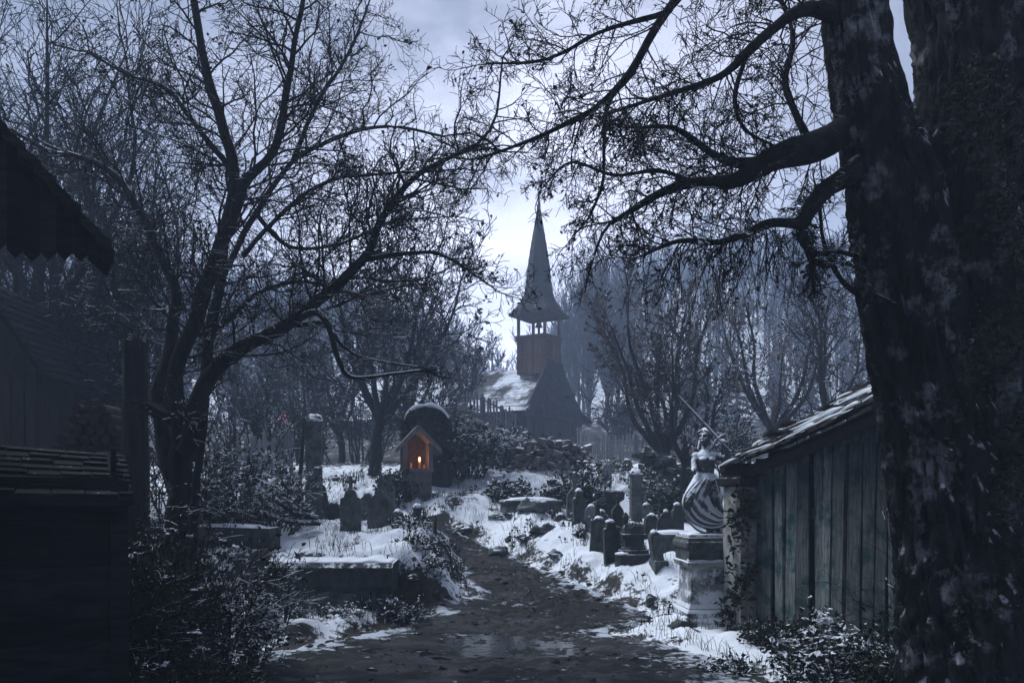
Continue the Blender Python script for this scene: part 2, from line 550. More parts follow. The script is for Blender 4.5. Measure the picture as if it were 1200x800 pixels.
# ------------------------------------------------------------------ ground and path
def axis(lo, a, b, hi, fine, growth):
    c = list(np.arange(a, b + 1e-6, fine))
    s = fine
    q = b
    while q < hi:
        s *= growth
        q += s
        c.append(q)
    s = fine
    q = a
    while q > lo:
        s *= growth
        q -= s
        c.insert(0, q)
    return c


def build_ground():
    xs = axis(-320, -6.0, 6.0, 320, 0.065, 1.09)
    ys = axis(-40, 7.0, 22.5, 330, 0.065, 1.06)
    V = []
    soil = []
    for y in ys:
        for x in xs:
            V.append((x, y, H(x, y)))
            d = pathd(x, y)
            s = 0.10 * (1 - sstep(0.0, 0.3, d)) + 0.2 * (1 - sstep(-0.5, 0.1, d))
            if y < 11.3 and x < -1:
                s += 0.10
            s += 0.16 * sstep(-3.6, -5.5, x) * (1 - sstep(14, 20, y))
            s += (0.03 + 0.30 * sstep(22, 30, y)) * (1 - .8 * sstep(55, 75, y))
            if x > 2.6 and y < 11:
                s += 0.10
            s -= 0.10 * sstep(0.2, 0.8, d) * sstep(11.8, 12.6, y) * (1 - sstep(19, 22, y)) * sstep(-4.0, -3.0, x)
            if x < -0.8 and 11.3 < y < 15.5:
                s += 0.04
            soil.append(s)
    nx, ny = len(xs), len(ys)
    i = np.arange(ny - 1)[:, None] * nx
    j = np.arange(nx - 1)[None]
    q = np.stack([i + j, i + j + 1, i + j + 1 + nx, i + j + nx], -1).reshape(-1, 4)
    mb = MB()
    mb.raw(V, [q])
    g = mb.build('ground', ground_material(), smooth=True)
    a = g.data.attributes.new('soil', 'FLOAT', 'POINT')
    a.data.foreach_set('value', np.array(soil, np.float32))
    tag(g, kind='structure')
    # path: strip with ragged margins, laid just above the ground
    mb = MB()
    rows = np.arange(5.0, 17.3, 0.04)
    k = 96
    V = []
    ED = []
    for y in rows:
        c = float(np.interp(y, PY, PC))
        w = float(np.interp(y, PY, PW))
        for e in range(k):
            u = -1 + 2 * e / (k - 1)
            side = noise.noise(Vector((y * 1.3, 3.0 + np.sign(u) * 5, 0))) * 0.28 + noise.noise(Vector((y * 5.5, 8.0 + np.sign(u) * 5, 0))) * 0.14
            x = c + u * (w + side * min(1.0, w))
            edge = 1 - sstep(0.9, 1.0, abs(u))
            V.append((x, y, H(x, y) + 0.008 * edge - 0.03 * (1 - edge) + 0.006))
            ED.append(sstep(.55, 1.0, abs(u)))
    n = len(rows)
    i = np.arange(n - 1)[:, None] * k
    j = np.arange(k - 1)[None]
    q = np.stack([i + j, i + j + 1, i + j + 1 + k, i + j + k], -1).reshape(-1, 4)
    mb.raw(V, [q])
    po = tag(mb.build('path', path_material(), smooth=True), kind='structure')
    a = po.data.attributes.new('edge', 'FLOAT', 'POINT')
    a.data.foreach_set('value', np.array(ED, np.float32))


build_ground()

def puddle():
    lev = -0.012
    step = .06
    V, idx, Fq = [], {}, []

    def vid(i, j):
        if (i, j) not in idx:
            idx[(i, j)] = len(V)
            V.append((i * step, j * step, lev))
        return idx[(i, j)]
    for i in range(-36, 34):
        for j in range(int(8.6 / step), int(11.0 / step)):
            x, y = (i + .5) * step, (j + .5) * step
            e = ((x + .1) / 1.7) ** 2 + ((y - 9.9) / .95) ** 2 + .5 * noise.noise(Vector((x * 2, y * 2, 60)))
            if e < 1:
                Fq.append([vid(i, j), vid(i + 1, j), vid(i + 1, j + 1), vid(i, j + 1)])
    m = MB()
    m.raw(V, [np.array(Fq)])
    wm, t, b = mat_base('dark puddle water')
    b.inputs['Base Color'].default_value = (0.006, 0.008, 0.010, 1)
    b.inputs['Roughness'].default_value = 0.12
    nz_ = N(t, 'ShaderNodeTexNoise', i_Scale=9.0, i_Detail=3.0)
    g_ = N(t, 'ShaderNodeNewGeometry')
    t.links.new(g_.outputs['Position'], nz_.inputs['Vector'])
    bp = N(t, 'ShaderNodeBump', i_Strength=0.12, i_Distance=0.02)
    t.links.new(nz_.outputs['Fac'], bp.inputs['Height'])
    t.links.new(bp.outputs[0], b.inputs['Normal'])
    tag(m.build('water', wm), kind='structure')


puddle()

# ------------------------------------------------------------------ haze
hz = MB()
hz.box((0, 140, 38), (700, 420, 82))
hm = bpy.data.materials.new('misty air')
hm.use_nodes = True
ht = hm.node_tree
ht.nodes.clear()
vol = N(ht, 'ShaderNodeVolumePrincipled')
vol.inputs['Color'].default_value = (0.62, 0.76, 1.0, 1)
vol.inputs['Density'].default_value = 0.0036
vol.inputs['Anisotropy'].default_value = 0.2
oo = N(ht, 'ShaderNodeOutputMaterial')
ht.links.new(vol.outputs[0], oo.inputs['Volume'])
tag(hz.build('haze', hm), kind='stuff')


# ------------------------------------------------------------------ trees
def rvec():
    return Vector((random.gauss(0, 1), random.gauss(0, 1), random.gauss(0, 1)))


class Style:
    def __init__(s, wob=0.25, up=0.06, ang=(28, 60), ratio=(0.45, 0.7), counts=(9, 6, 4), rk=0.6, rmin=0.0035, tips=0.0, nseg=(6, 5, 4, 3), flat=1.0):
        s.__dict__.update(locals())


def spread(d, a):
    p = d.cross(rvec())
    if p.length < 1e-5:
        p = Vector((1, 0, 0))
    p.normalize()
    return (d * math.cos(a) + p * math.sin(a)).normalized()


def grow(mb, p, d, L, r, lev, st, leaf, maxlev):
    n = st.nseg[min(lev, len(st.nseg) - 1)]
    pts = [p.copy()]
    d = d.normalized()
    step = L / n
    upv = st.up[min(lev, len(st.up) - 1)] if isinstance(st.up, tuple) else st.up
    for _ in range(n):
        d = d + rvec() * (st.wob * 0.6)
        d.z += upv
        d.normalize()
        p = p + d * step
        pts.append(p.copy())
    r1 = max(st.rmin * 0.7, r * 0.4)
    mb.tube(pts, [r + (r1 - r) * i / n for i in range(n + 1)], 4 if r > st.rmin * 2 else 3)
    if leaf is not None and random.random() < st.tips:
        leaf.append(tuple(pts[-1]))
        if random.random() < 0.5:
            leaf.append(tuple(pts[-2]))
    if lev < maxlev:
        k = st.counts[min(lev, len(st.counts) - 1)]
        k = max(1, int(k * random.uniform(0.7, 1.3)))
        for j in range(k):
            t = 0.15 + 0.85 * (j + random.random()) / k
            q = t * n
            i = min(n - 1, int(q))
            pp = pts[i].lerp(pts[i + 1], q - i)
            dd = (pts[i + 1] - pts[i]).normalized()
            cd = spread(dd, rad(random.uniform(*st.ang)))
            cl_ = L * random.uniform(*st.ratio) * (1.05 - 0.5 * t)
            grow(mb, pp, cd, cl_, max(st.rmin, (r + (r1 - r) * t) * st.rk), lev + 1, st, leaf, maxlev)


def smooth_pts(pts, per=5):
    out = []
    n = len(pts)
    for i in range(n - 1):
        p0, p1, p2, p3 = pts[max(0, i - 1)], pts[i], pts[i + 1], pts[min(n - 1, i + 2)]
        for k in range(per):
            t = k / per
            out.append(0.5 * ((2 * p1) + (p2 - p0) * t + (2 * p0 - 5 * p1 + 4 * p2 - p3) * t * t + (3 * p1 - p0 - 3 * p2 + p3) * t * t * t))
    out.append(pts[-1].copy())
    return out


def limb(mb, tw, pts, r0, r1, st, leaf, nchild, clen, maxlev=2, t0=0.15, sides=9, knobs=0.12, bias=None, lev=0):
    sp = smooth_pts(pts)
    n = len(sp)
    R = []
    for i, q in enumerate(sp):
        t = i / (n - 1)
        r = r0 + (r1 - r0) * t ** 0.8
        r *= 1 + knobs * noise.noise(Vector(q) * (0.9 / max(r0, 0.02)) * 0.25)
        R.append(r)
        if 0 < i < n - 1:
            sp[i] = q + Vector((noise.noise(q * 3.1), noise.noise(q * 3.1 + Vector((9, 0, 0))), noise.noise(q * 3.1 + Vector((0, 9, 0))))) * r * 0.6
    mb.tube(sp, R, sides)
    for j in range(nchild):
        t = t0 + (1 - t0) * (j + random.random()) / nchild
        q = t * (n - 1)
        i = min(n - 2, int(q))
        pp = sp[i].lerp(sp[i + 1], q - i)
        dd = (sp[i + 1] - sp[i]).normalized()
        cd = spread(dd, rad(random.uniform(*st.ang)))
        if bias is not None:
            cd = (cd + bias).normalized()
        grow(tw, pp, cd, clen * random.uniform(0.5, 1.2) * (1.1 - 0.45 * t), max(st.rmin, min(R[i] * st.rk, 0.0115 * clen)), lev, st, leaf, maxlev)
    # the limb's own tip
    grow(tw, sp[-1], (sp[-1] - sp[-2]).normalized(), clen * 0.8, max(st.rmin, R[-1] * 0.9), lev, st, leaf, maxlev)
    return sp


def px_pts(L, Y):
    return [P(a, b, Y + c) for a, b, c in L]


def finish_tree(name, label, base, trunk, twigs, leaf, mats, leafsize, cat='tree', group=None, limbs=(), snowlimbs=(), limbmat=None):
    t = thing(name, label, cat, base, group)
    trunk.build('trunk', mats[0], t, smooth=True)
    for l in limbs:
        l.build('limb', limbmat or mats[0], t, smooth=True)
    for l in snowlimbs:
        l.build('limb', M['bark_snow'], t, smooth=True, label='bent branch lined with snow')
    twigs.build('crown', mats[1], t)
    if leaf:
        lm = MB()
        lm.leaves(leaf, leafsize)
        lm.build('dead_leaves', M['leaf'], t)
    return t


# --- the big multi-stemmed tree on the left
def left_tree():
    Y = 8.6
    st = Style(wob=0.36, up=(0.05, 0.04, 0.0), ang=(28, 75), ratio=(0.42, 0.72), counts=(9, 7, 5), rmin=0.0030, tips=0.10)
    base = GP(208, Y)
    tr, tw, lf = MB(), MB(), []
    limb(tr, tw, [Vector((base.x, Y, base.z - 0.2)), P(207, 700, Y), P(210, 610, Y), P(212, 540, Y), P(218, 505, Y + .05)], 0.17, 0.12, st, lf, 3, 0.6, 2, sides=14, knobs=0.3)
    specs = [
        ([(205, 560, 0), (185, 480, .1), (198, 410, .3), (207, 352, .3), (192, 305, .4), (165, 250, .5), (140, 212, .6), (100, 185, .7), (60, 178, .8), (10, 150, .9)], .085, .02, 16, 1.1),
        ([(212, 550, 0), (208, 440, .0), (234, 360, -.1), (262, 275, -.1), (272, 200, 0), (258, 140, .1), (240, 75, .1), (222, -30, .2)], .10, .035, 18, 1.2),
        ([(258, 290, -.1), (285, 220, -.3), (322, 170, -.4), (335, 110, -.5), (345, 50, -.5), (362, -40, -.6)], .06, .02, 16, 1.1),
        ([(226, 540, .1), (240, 450, .3), (246, 370, .5), (268, 310, .7), (300, 250, .8), (345, 188, .9), (400, 160, 1.0), (455, 148, 1.1), (520, 160, 1.2)], .055, .014, 18, 1.1),
        ([(216, 530, -.1), (238, 452, -.2), (285, 405, -.3), (345, 375, -.4), (385, 342, -.5), (425, 304, -.6), (452, 250, -.7), (490, 205, -.8), (560, 168, -.9)], .10, .016, 22, 1.15),
        ([(232, 800, -.4), (228, 700, -.4), (226, 600, -.3), (238, 500, -.2), (246, 410, -.1), (262, 330, 0), (268, 240, .1)], .055, .02, 12, .8),
        ([(425, 304, -.6), (475, 297, -.6), (520, 300, -.6), (575, 335, -.5)], .028, .008, 9, .6),
        ([(264, 190, 0), (232, 150, .1), (195, 105, .3), (150, 88, .4), (100, 60, .5)], .032, .012, 12, .9),
        ([(300, 250, .8), (340, 290, .9), (400, 285, 1.0), (450, 262, 1.1), (500, 255, 1.1)], .028, .01, 12, .8),
        ([(345, 186, .9), (372, 120, 1.0), (405, 70, 1.1), (430, 10, 1.2)], .03, .012, 12, .9),
        ([(243, 400, .3), (300, 345, .9), (360, 330, 1.2), (420, 345, 1.4), (470, 335, 1.5)], .035, .01, 14, .8),
        ([(285, 300, .6), (330, 250, .2), (380, 215, 0), (430, 205, -.1), (520, 200, -.2)], .03, .01, 14, .8),
    ]
    limbs = []
    for s, r0, r1, nc, cl_ in specs:
        l = MB()
        limb(l, tw, px_pts(s, Y), r0, r1, st, lf, int(nc * 1.6), cl_, 2, sides=9)
        limbs.append(l)
    sl = []
    for s, r0, r1, nc in [([(345, 375, -.4), (372, 367, -.5), (386, 385, -.5), (398, 425, -.5), (412, 442, -.5), (450, 440, -.5), (492, 434, -.4)], .042, .014, 6),
                          ([(348, 380, -.3), (380, 378, -.2), (398, 402, -.2), (425, 418, -.1), (490, 430, 0)], .03, .010, 5)]:
        l = MB()
        limb(l, tw, px_pts(s, Y), r0, r1, st, lf, nc, .4, 1, t0=.4)
        sl.append(l)
    finish_tree('bare_tree', 'large many-stemmed bare tree with a bent snow-lined limb, near the dark plank lean-to', base, tr, tw, lf, (M['bark'], M['twig']), 0.026, limbs=limbs, snowlimbs=sl)


left_tree()


# --- the great trunk on the right with its crooked limbs
def bark_column(mb, pts, rads, seg=150, ridge=0.10, freq=5.0, seed=0.0):
    sp = smooth_pts(pts, 42)
    n = len(sp)
    rr = np.interp(np.linspace(0, len(rads) - 1, n), np.arange(len(rads)), rads)
    rings = []
    for i, q in enumerate(sp):
        t = (sp[min(n - 1, i + 1)] - sp[max(0, i - 1)]).normalized()
        u = t.cross(Vector((0, 1, 0.1))).normalized()
        w = t.cross(u)
        row = []
        for j in range(seg):
            a = 2 * math.pi * j / seg
            d = math.cos(a) * u + math.sin(a) * w
            v = Vector((d.x * freq, d.y * freq, q.z * 1.1 + seed))
            wv = 0.5 * noise.noise(Vector((d.x * 1.5, d.y * 1.5, q.z * 2.2 + seed)))
            v2 = Vector((d.x * 11 + wv * 3, d.y * 11, q.z * 3.0 + seed))
            k = 1 + ridge * (1 - 2 * abs(noise.noise(v))) + 0.12 * (1 - 3 * abs(noise.noise(v2))) + 0.14 * noise.noise(Vector((d.x * 1.3, d.y * 1.3, q.z * 0.8 + seed))) + 0.03 * noise.noise(v2 * 2.3)
            row.append(q + d * rr[i] * k)
        rings.append(row)
    mb.loft(rings)
    return sp


def right_tree():
    Y = 5.6
    base = GP(1150, Y)
    base.x = X(1150, Y)
    tr = MB()
    bark_column(tr, [Vector((X(1165, Y), Y, -0.15)), P(1150, 800, Y), P(1124, 650, Y), P(1104, 540, Y), P(1078, 400, Y), P(1048, 230, Y), P(1010, 80, Y), P(990, -80, Y)],
                [.52, .44, .36, .33, .29, .26, .19, .15])
    t2 = MB()
    bark_column(t2, [P(1135, 620, Y + .1), P(1140, 470, Y + .12), P(1134, 330, Y + .15), P(1126, 200, Y + .2), P(1140, 90, Y + .2), P(1122, -90, Y + .2)],
                [.24, .27, .30, .29, .31, .36], seed=4.0)
    t3 = MB()
    bark_column(t3, [P(1170, 780, Y + .3), P(1195, 560, Y + .35), P(1212, 380, Y + .4), P(1222, 180, Y + .4), P(1235, -60, Y + .4)],
                [.2, .22, .22, .2, .16], seed=8.0, seg=110)
    st = Style(wob=0.34, up=(0.0, -0.03, -0.06), ang=(30, 68), ratio=(0.42, 0.72), counts=(8, 6, 4), rmin=0.0027, tips=0.05)
    tw, lf = MB(), []
    specs = [
        ([(1030, 120, 0), (968, 162, -.05), (930, 185, -.1), (895, 192, -.1), (858, 212, -.1), (810, 212, 0), (765, 232, .1), (715, 262, .2)], .115, .012, 22, .62),
        ([(895, 192, -.1), (860, 190, .1), (830, 178, .2), (790, 150, .3), (750, 150, .4)], .045, .010, 14, .55),
        ([(1040, 180, 0), (985, 212, -.15), (952, 243, -.2), (938, 268, -.2), (946, 290, -.2)], .078, .028, 7, .4),
        ([(944, 284, -.2), (955, 297, -.15), (985, 296, -.1), (1030, 306, .1)], .026, .014, 6, .35),
        ([(938, 262, -.2), (905, 262, -.2), (872, 276, -.25), (838, 284, -.3), (795, 282, -.3), (752, 300, -.3)], .042, .008, 18, .5),
        ([(1005, -60, 0), (900, -90, .2), (800, -10, .4), (738, 85, .6), (700, 125, .7), (655, 150, .8), (600, 172, .9), (560, 186, .9)], .05, .009, 22, .6),
        ([(738, 85, .6), (712, 125, .6), (708, 170, .5), (706, 215, .5), (690, 255, .5), (672, 275, .5)], .02, .006, 11, .4),
        ([(1010, 40, 0), (950, 10, -.1), (900, 40, -.1), (850, 85, -.1), (800, 105, 0), (730, 128, 0)], .06, .010, 18, .6),
        ([(880, 55, -.1), (860, 110, -.2), (872, 150, -.2), (905, 170, -.1)], .02, .008, 9, .4),
        ([(945, 160, .1), (920, 100, .3), (930, 40, .4), (900, -30, .5)], .03, .012, 14, .6),
        ([(780, 15, .4), (700, 40, .5), (640, 70, .5), (570, 75, .6)], .022, .007, 13, .5),
        ([(1040, 350, .0), (1000, 340, .1), (970, 300, .2), (960, 240, .3)], .028, .010, 9, .4),
        ([(810, 212, 0), (770, 200, .3), (720, 205, .5), (670, 190, .6), (640, 215, .6)], .02, .006, 13, .45),
    ]
    limbs = []
    for s, r0, r1, nc, cl_ in specs:
        l = MB()
        limb(l, tw, px_pts(s, Y), r0, r1, st, lf, int(nc * 1.5), cl_, 2, sides=10, knobs=0.3)
        limbs.append(l)
    # weeping twigs below the lower limb
    dr = Style(wob=0.16, up=(-0.25, -0.2), ang=(10, 35), counts=(3, 2), rmin=0.0022, tips=.2)
    for _ in range(46):
        a = random.uniform(760, 960)
        p = P(a, 278 + random.uniform(-10, 14) + (a < 840) * 10, Y - .25 + random.uniform(-.2, .3))
        grow(tw, p, Vector((random.uniform(-.6, .3), random.uniform(-.3, .3), -.7)), random.uniform(.2, .5), .0035, 0, dr, lf, 1)
    t = finish_tree('gnarled_tree', 'huge old gnarled tree with forked ivy-hung trunk and crooked limbs beside the board shed', base, tr, tw, lf, (M['bark_big'], M['twig']), 0.022, limbs=limbs, limbmat=M['bark_limb'])
    t2.build('trunk', M['bark_big'], t, smooth=True)
    t3.build('trunk', M['bark_big'], t, smooth=True)
    # ivy on the trunk
    iv, ist = MB(), MB()
    C = []
    for _ in range(17000):
        py = random.uniform(60, 800)
        px = random.uniform(1092 + (py - 400) * .06, 1225)
        keep = noise.noise(Vector((px * .018, py * .011, 2))) + (px - 1120) / 160
        if keep < random.uniform(-.1, .9):
            continue
        C.append(P(px, py, Y - random.uniform(.2, .45)))
    iv.leaves(C, 0.026)
    iv.build('ivy', M['leaf_frost'], t)


right_tree()


# --- procedural trees further back
def wild_tree(label, px, Y, top, spreadpx, nst, st, mats, thick=0.12, leafsize=.05, maxlev=3, lean=0.0, name='bare_tree', group=None, fork=0.25, sink=0.15, nchild=9, cat='tree', dead=True):
    base = GP(px, Y)
    Hh = CAMZ - (top - HOR) / F * Y - base.z
    sp_ = spreadpx / F * Y
    tr, tw, lf = MB(), MB(), ([] if dead else None)
    b0 = base - Vector((0, 0, sink))
    fk = base + Vector((lean * .3, 0, Hh * fork))
    limb(tr, tw, [b0, base + Vector((random.uniform(-.05, .05), 0, Hh * fork * .5)), fk], thick, thick * .72, st, lf, 2, Hh * .2, 1, t0=.7, sides=8)
    for i in range(nst):
        a = 2 * math.pi * (i + random.uniform(-.3, .3)) / nst
        off = Vector((math.cos(a) * sp_ * random.uniform(.45, 1.0) + lean, math.sin(a) * sp_ * random.uniform(.4, .9), 0))
        hh = Hh * random.uniform(.72, 1.0)
        e = base + off + Vector((0, 0, hh))
        m1 = fk.lerp(e, .35) + Vector((off.x * .15, off.y * .15, -Hh * .03)) + rvec() * Hh * .02
        m2 = fk.lerp(e, .7) + rvec() * Hh * .03
        limb(tr, tw, [fk - Vector((0, 0, thick)), m1, m2, e], thick * .6, thick * .12, st, lf, nchild, Hh * .32, maxlev - 1, t0=.12, sides=6)
    return finish_tree(name, label, base, tr, tw, lf, mats, leafsize, cat=cat, group=group)


fine = lambda r, up=.1, c=(7, 5, 3), tips=.12: Style(wob=.32, up=(up, up * .6, up * .2), ang=(24, 65), ratio=(.42, .72), counts=c, rmin=r, tips=tips, nseg=(5, 4, 3))
B, T = M['bark'], M['twig']
wild_tree('mid-sized bare tree standing on the snow left of the lit shrine', 438, 21.5, 285, 105, 7, fine(.010, .06), (B, T), .17, .09, lean=.6, nchild=11)
wild_tree('slender bare tree growing just behind the arched vault', 478, 24, 330, 70, 5, fine(.010), (B, T), .12, .09)
wild_tree('pair-stemmed thin bare tree behind the capped stone column', 400, 27, 390, 50, 4, fine(.011), (B, T), .12, .09, lean=-.3)
wild_tree('curved thin bare tree on the far side of the left snow patch', 372, 30, 385, 55, 5, fine(.012), (B, T), .13, .1, lean=-.8)
wild_tree('bushy rust-tinged bare tree between the church and the statue', 780, 21, 345, 78, 8, fine(.0085, .12, (7, 5, 4), .2), (B, M['twig_red']), .15, .07, lean=-.2, fork=.16, nchild=11)
wild_tree('leaning dark bare tree behind the statue', 800, 17.5, 400, 60, 4, fine(.008, .1, (6, 4, 3)), (B, T), .11, .06, lean=.2, fork=.3)
wild_tree('pale fine-twigged bare tree behind the shed roof', 905, 22, 350, 85, 6, fine(.009, .1, (6, 4, 3)), (B, M['twig_red']), .13, .07, nchild=9)
wild_tree('tall bare tree rising between shed roof and great trunk', 985, 19, 320, 75, 6, fine(.008, .1, (6, 4, 3)), (B, T), .12, .06, nchild=9)
wild_tree('dense bare tree over the left house roof', 75, 15, 60, 110, 8, fine(.0065, .1), (B, T), .15, .05, nchild=10)
wild_tree('straight thin bare tree behind the firewood', 135, 17, 120, 70, 6, fine(.007, .14), (B, T), .12, .06, nchild=11)
wild_tree('thin bare tree behind the broken stump', 165, 19, 250, 60, 6, fine(.008, .12), (B, T), .1, .06)
wild_tree('small bare tree beside the small brown house', 92, 14, 300, 65, 6, fine(.006, .1), (B, T), .09, .05)
wild_tree('leafless tree at the frame edge above the small brown house', 20, 18, 90, 100, 7, fine(.008, .1), (B, T), .18, .06)
wild_tree('bare tree far up the slope behind the red lantern', 300, 33, 370, 60, 6, fine(.013), (B, T), .15, .1)
wild_tree('bare tree crowding the left side of the church', 545, 40, 400, 40, 6, fine(.016), (B, T), .16, .12, name='bare_tree')

# tall poplars behind the church
for px, Y, top, lb in [(690, 62, 318, 'first tall thin poplar right of the church spire'), (712, 68, 300, 'tallest thin poplar right of the church spire'),
                       (738, 64, 325, 'thin poplar behind the crown of the rust-tinged tree'), (672, 72, 335, 'shortest thin poplar hidden close to the church')]:
    wild_tree(lb, px, Y, top, 22, 9, fine(.02, .3, (7, 5)), (M['forest'], M['forest']), .22, .12, maxlev=2, name='poplar_tree', group='poplars behind the church', fork=.12, nchild=12, dead=False)


# far forest on the slopes: nobody could count it
def far_forest():
    mb = MB()
    st = Style(wob=.15, up=(.2, .15), ang=(18, 45), ratio=(.4, .65), counts=(5, 3), rmin=.03, nseg=(3, 2), tips=0)
    n = 0
    while n < 1500:
        Y = random.uniform(62, 185)
        a = random.uniform(-.68, .68)
        x = a * Y
        if -.055 < a < .05 and Y < 170 and random.random() < .9:
            continue
        z = H(x, Y, False)
        h = random.uniform(4.5, 9.0) * (1 + (Y - 60) / 300)
        r = .00045 * Y
        p = Vector((x, Y, z - .3))
        top = p + Vector((random.uniform(-.6, .6), random.uniform(-.5, .5), h))
        mb.tube([p, p.lerp(top, .5) + rvec() * .15, top], [.14, .09, .03], 4)
        conifer = noise.noise(Vector((x * .03, Y * .03, 40))) > .12
        if conifer:
            for k in range(16):
                t = .15 + .83 * k / 16
                rr = h * .2 * (1.05 - t) * random.uniform(.7, 1.2)
                q = p.lerp(top, t)
                for m in range(5):
                    an = random.uniform(0, 6.28)
                    e = q + Vector((math.cos(an) * rr, math.sin(an) * rr, -rr * .45))
                    mb.tube([q, q.lerp(e, .5) + Vector((0, 0, .1)), e], [.16 * (1.2 - t), .14 * (1.2 - t), .03], 3)
        else:
            for k in range(11):
                t = random.uniform(.2, .95)
                grow(mb, p.lerp(top, t), spread(Vector((0, 0, 1)), rad(random.uniform(20, 50))), h * .36 * (1.15 - t * .6), max(r, .035), 0, Style(**{**{k_: v for k_, v in st.__dict__.items() if k_ not in ('s',)}, 'rmin': r}), None, 1)
        n += 1
    tag(mb.build('forest', M['forest']), 'hazy leafless forest covering the slopes behind the church', 'forest', kind='stuff')


far_forest()


# ------------------------------------------------------------------ church
def shingle_plane(mb, a, b, c, d, rows, cols, th=.035, over=1.35, jit=.12):
    """shingle courses on the quad a(bottom left) b(bottom right) c(top right) d(top left)"""
    nrm = (b - a).cross(d - a).normalized()
    for i in range(rows):
        t0, t1 = i / rows, min(1.0, (i + over) / rows)
        l0, r0, l1, r1 = a.lerp(d, t0), b.lerp(c, t0), a.lerp(d, t1), b.lerp(c, t1)
        s = random.uniform(0, .5)
        for j in range(cols + 1):
            u0, u1 = max(0, (j - s) / cols), min(1, (j + 1 - s) / cols - .04 / cols)
            if u1 <= u0:
                continue
            dn = random.uniform(-jit, jit) * (l1 - l0).length
            lo = (l0 - l1).normalized() * dn
            lift = nrm * (th * random.uniform(.8, 1.5))
            v = [l0.lerp(r0, u0) + lo + lift, l0.lerp(r0, u1) + lo + lift, l1.lerp(r1, u1) + nrm * .004, l1.lerp(r1, u0) + nrm * .004]
            w = [q - nrm * th for q in v[:2]]
            mb.raw([tuple(q) for q in v + w], [[0, 1, 2, 3], [0, 4, 5, 1]])


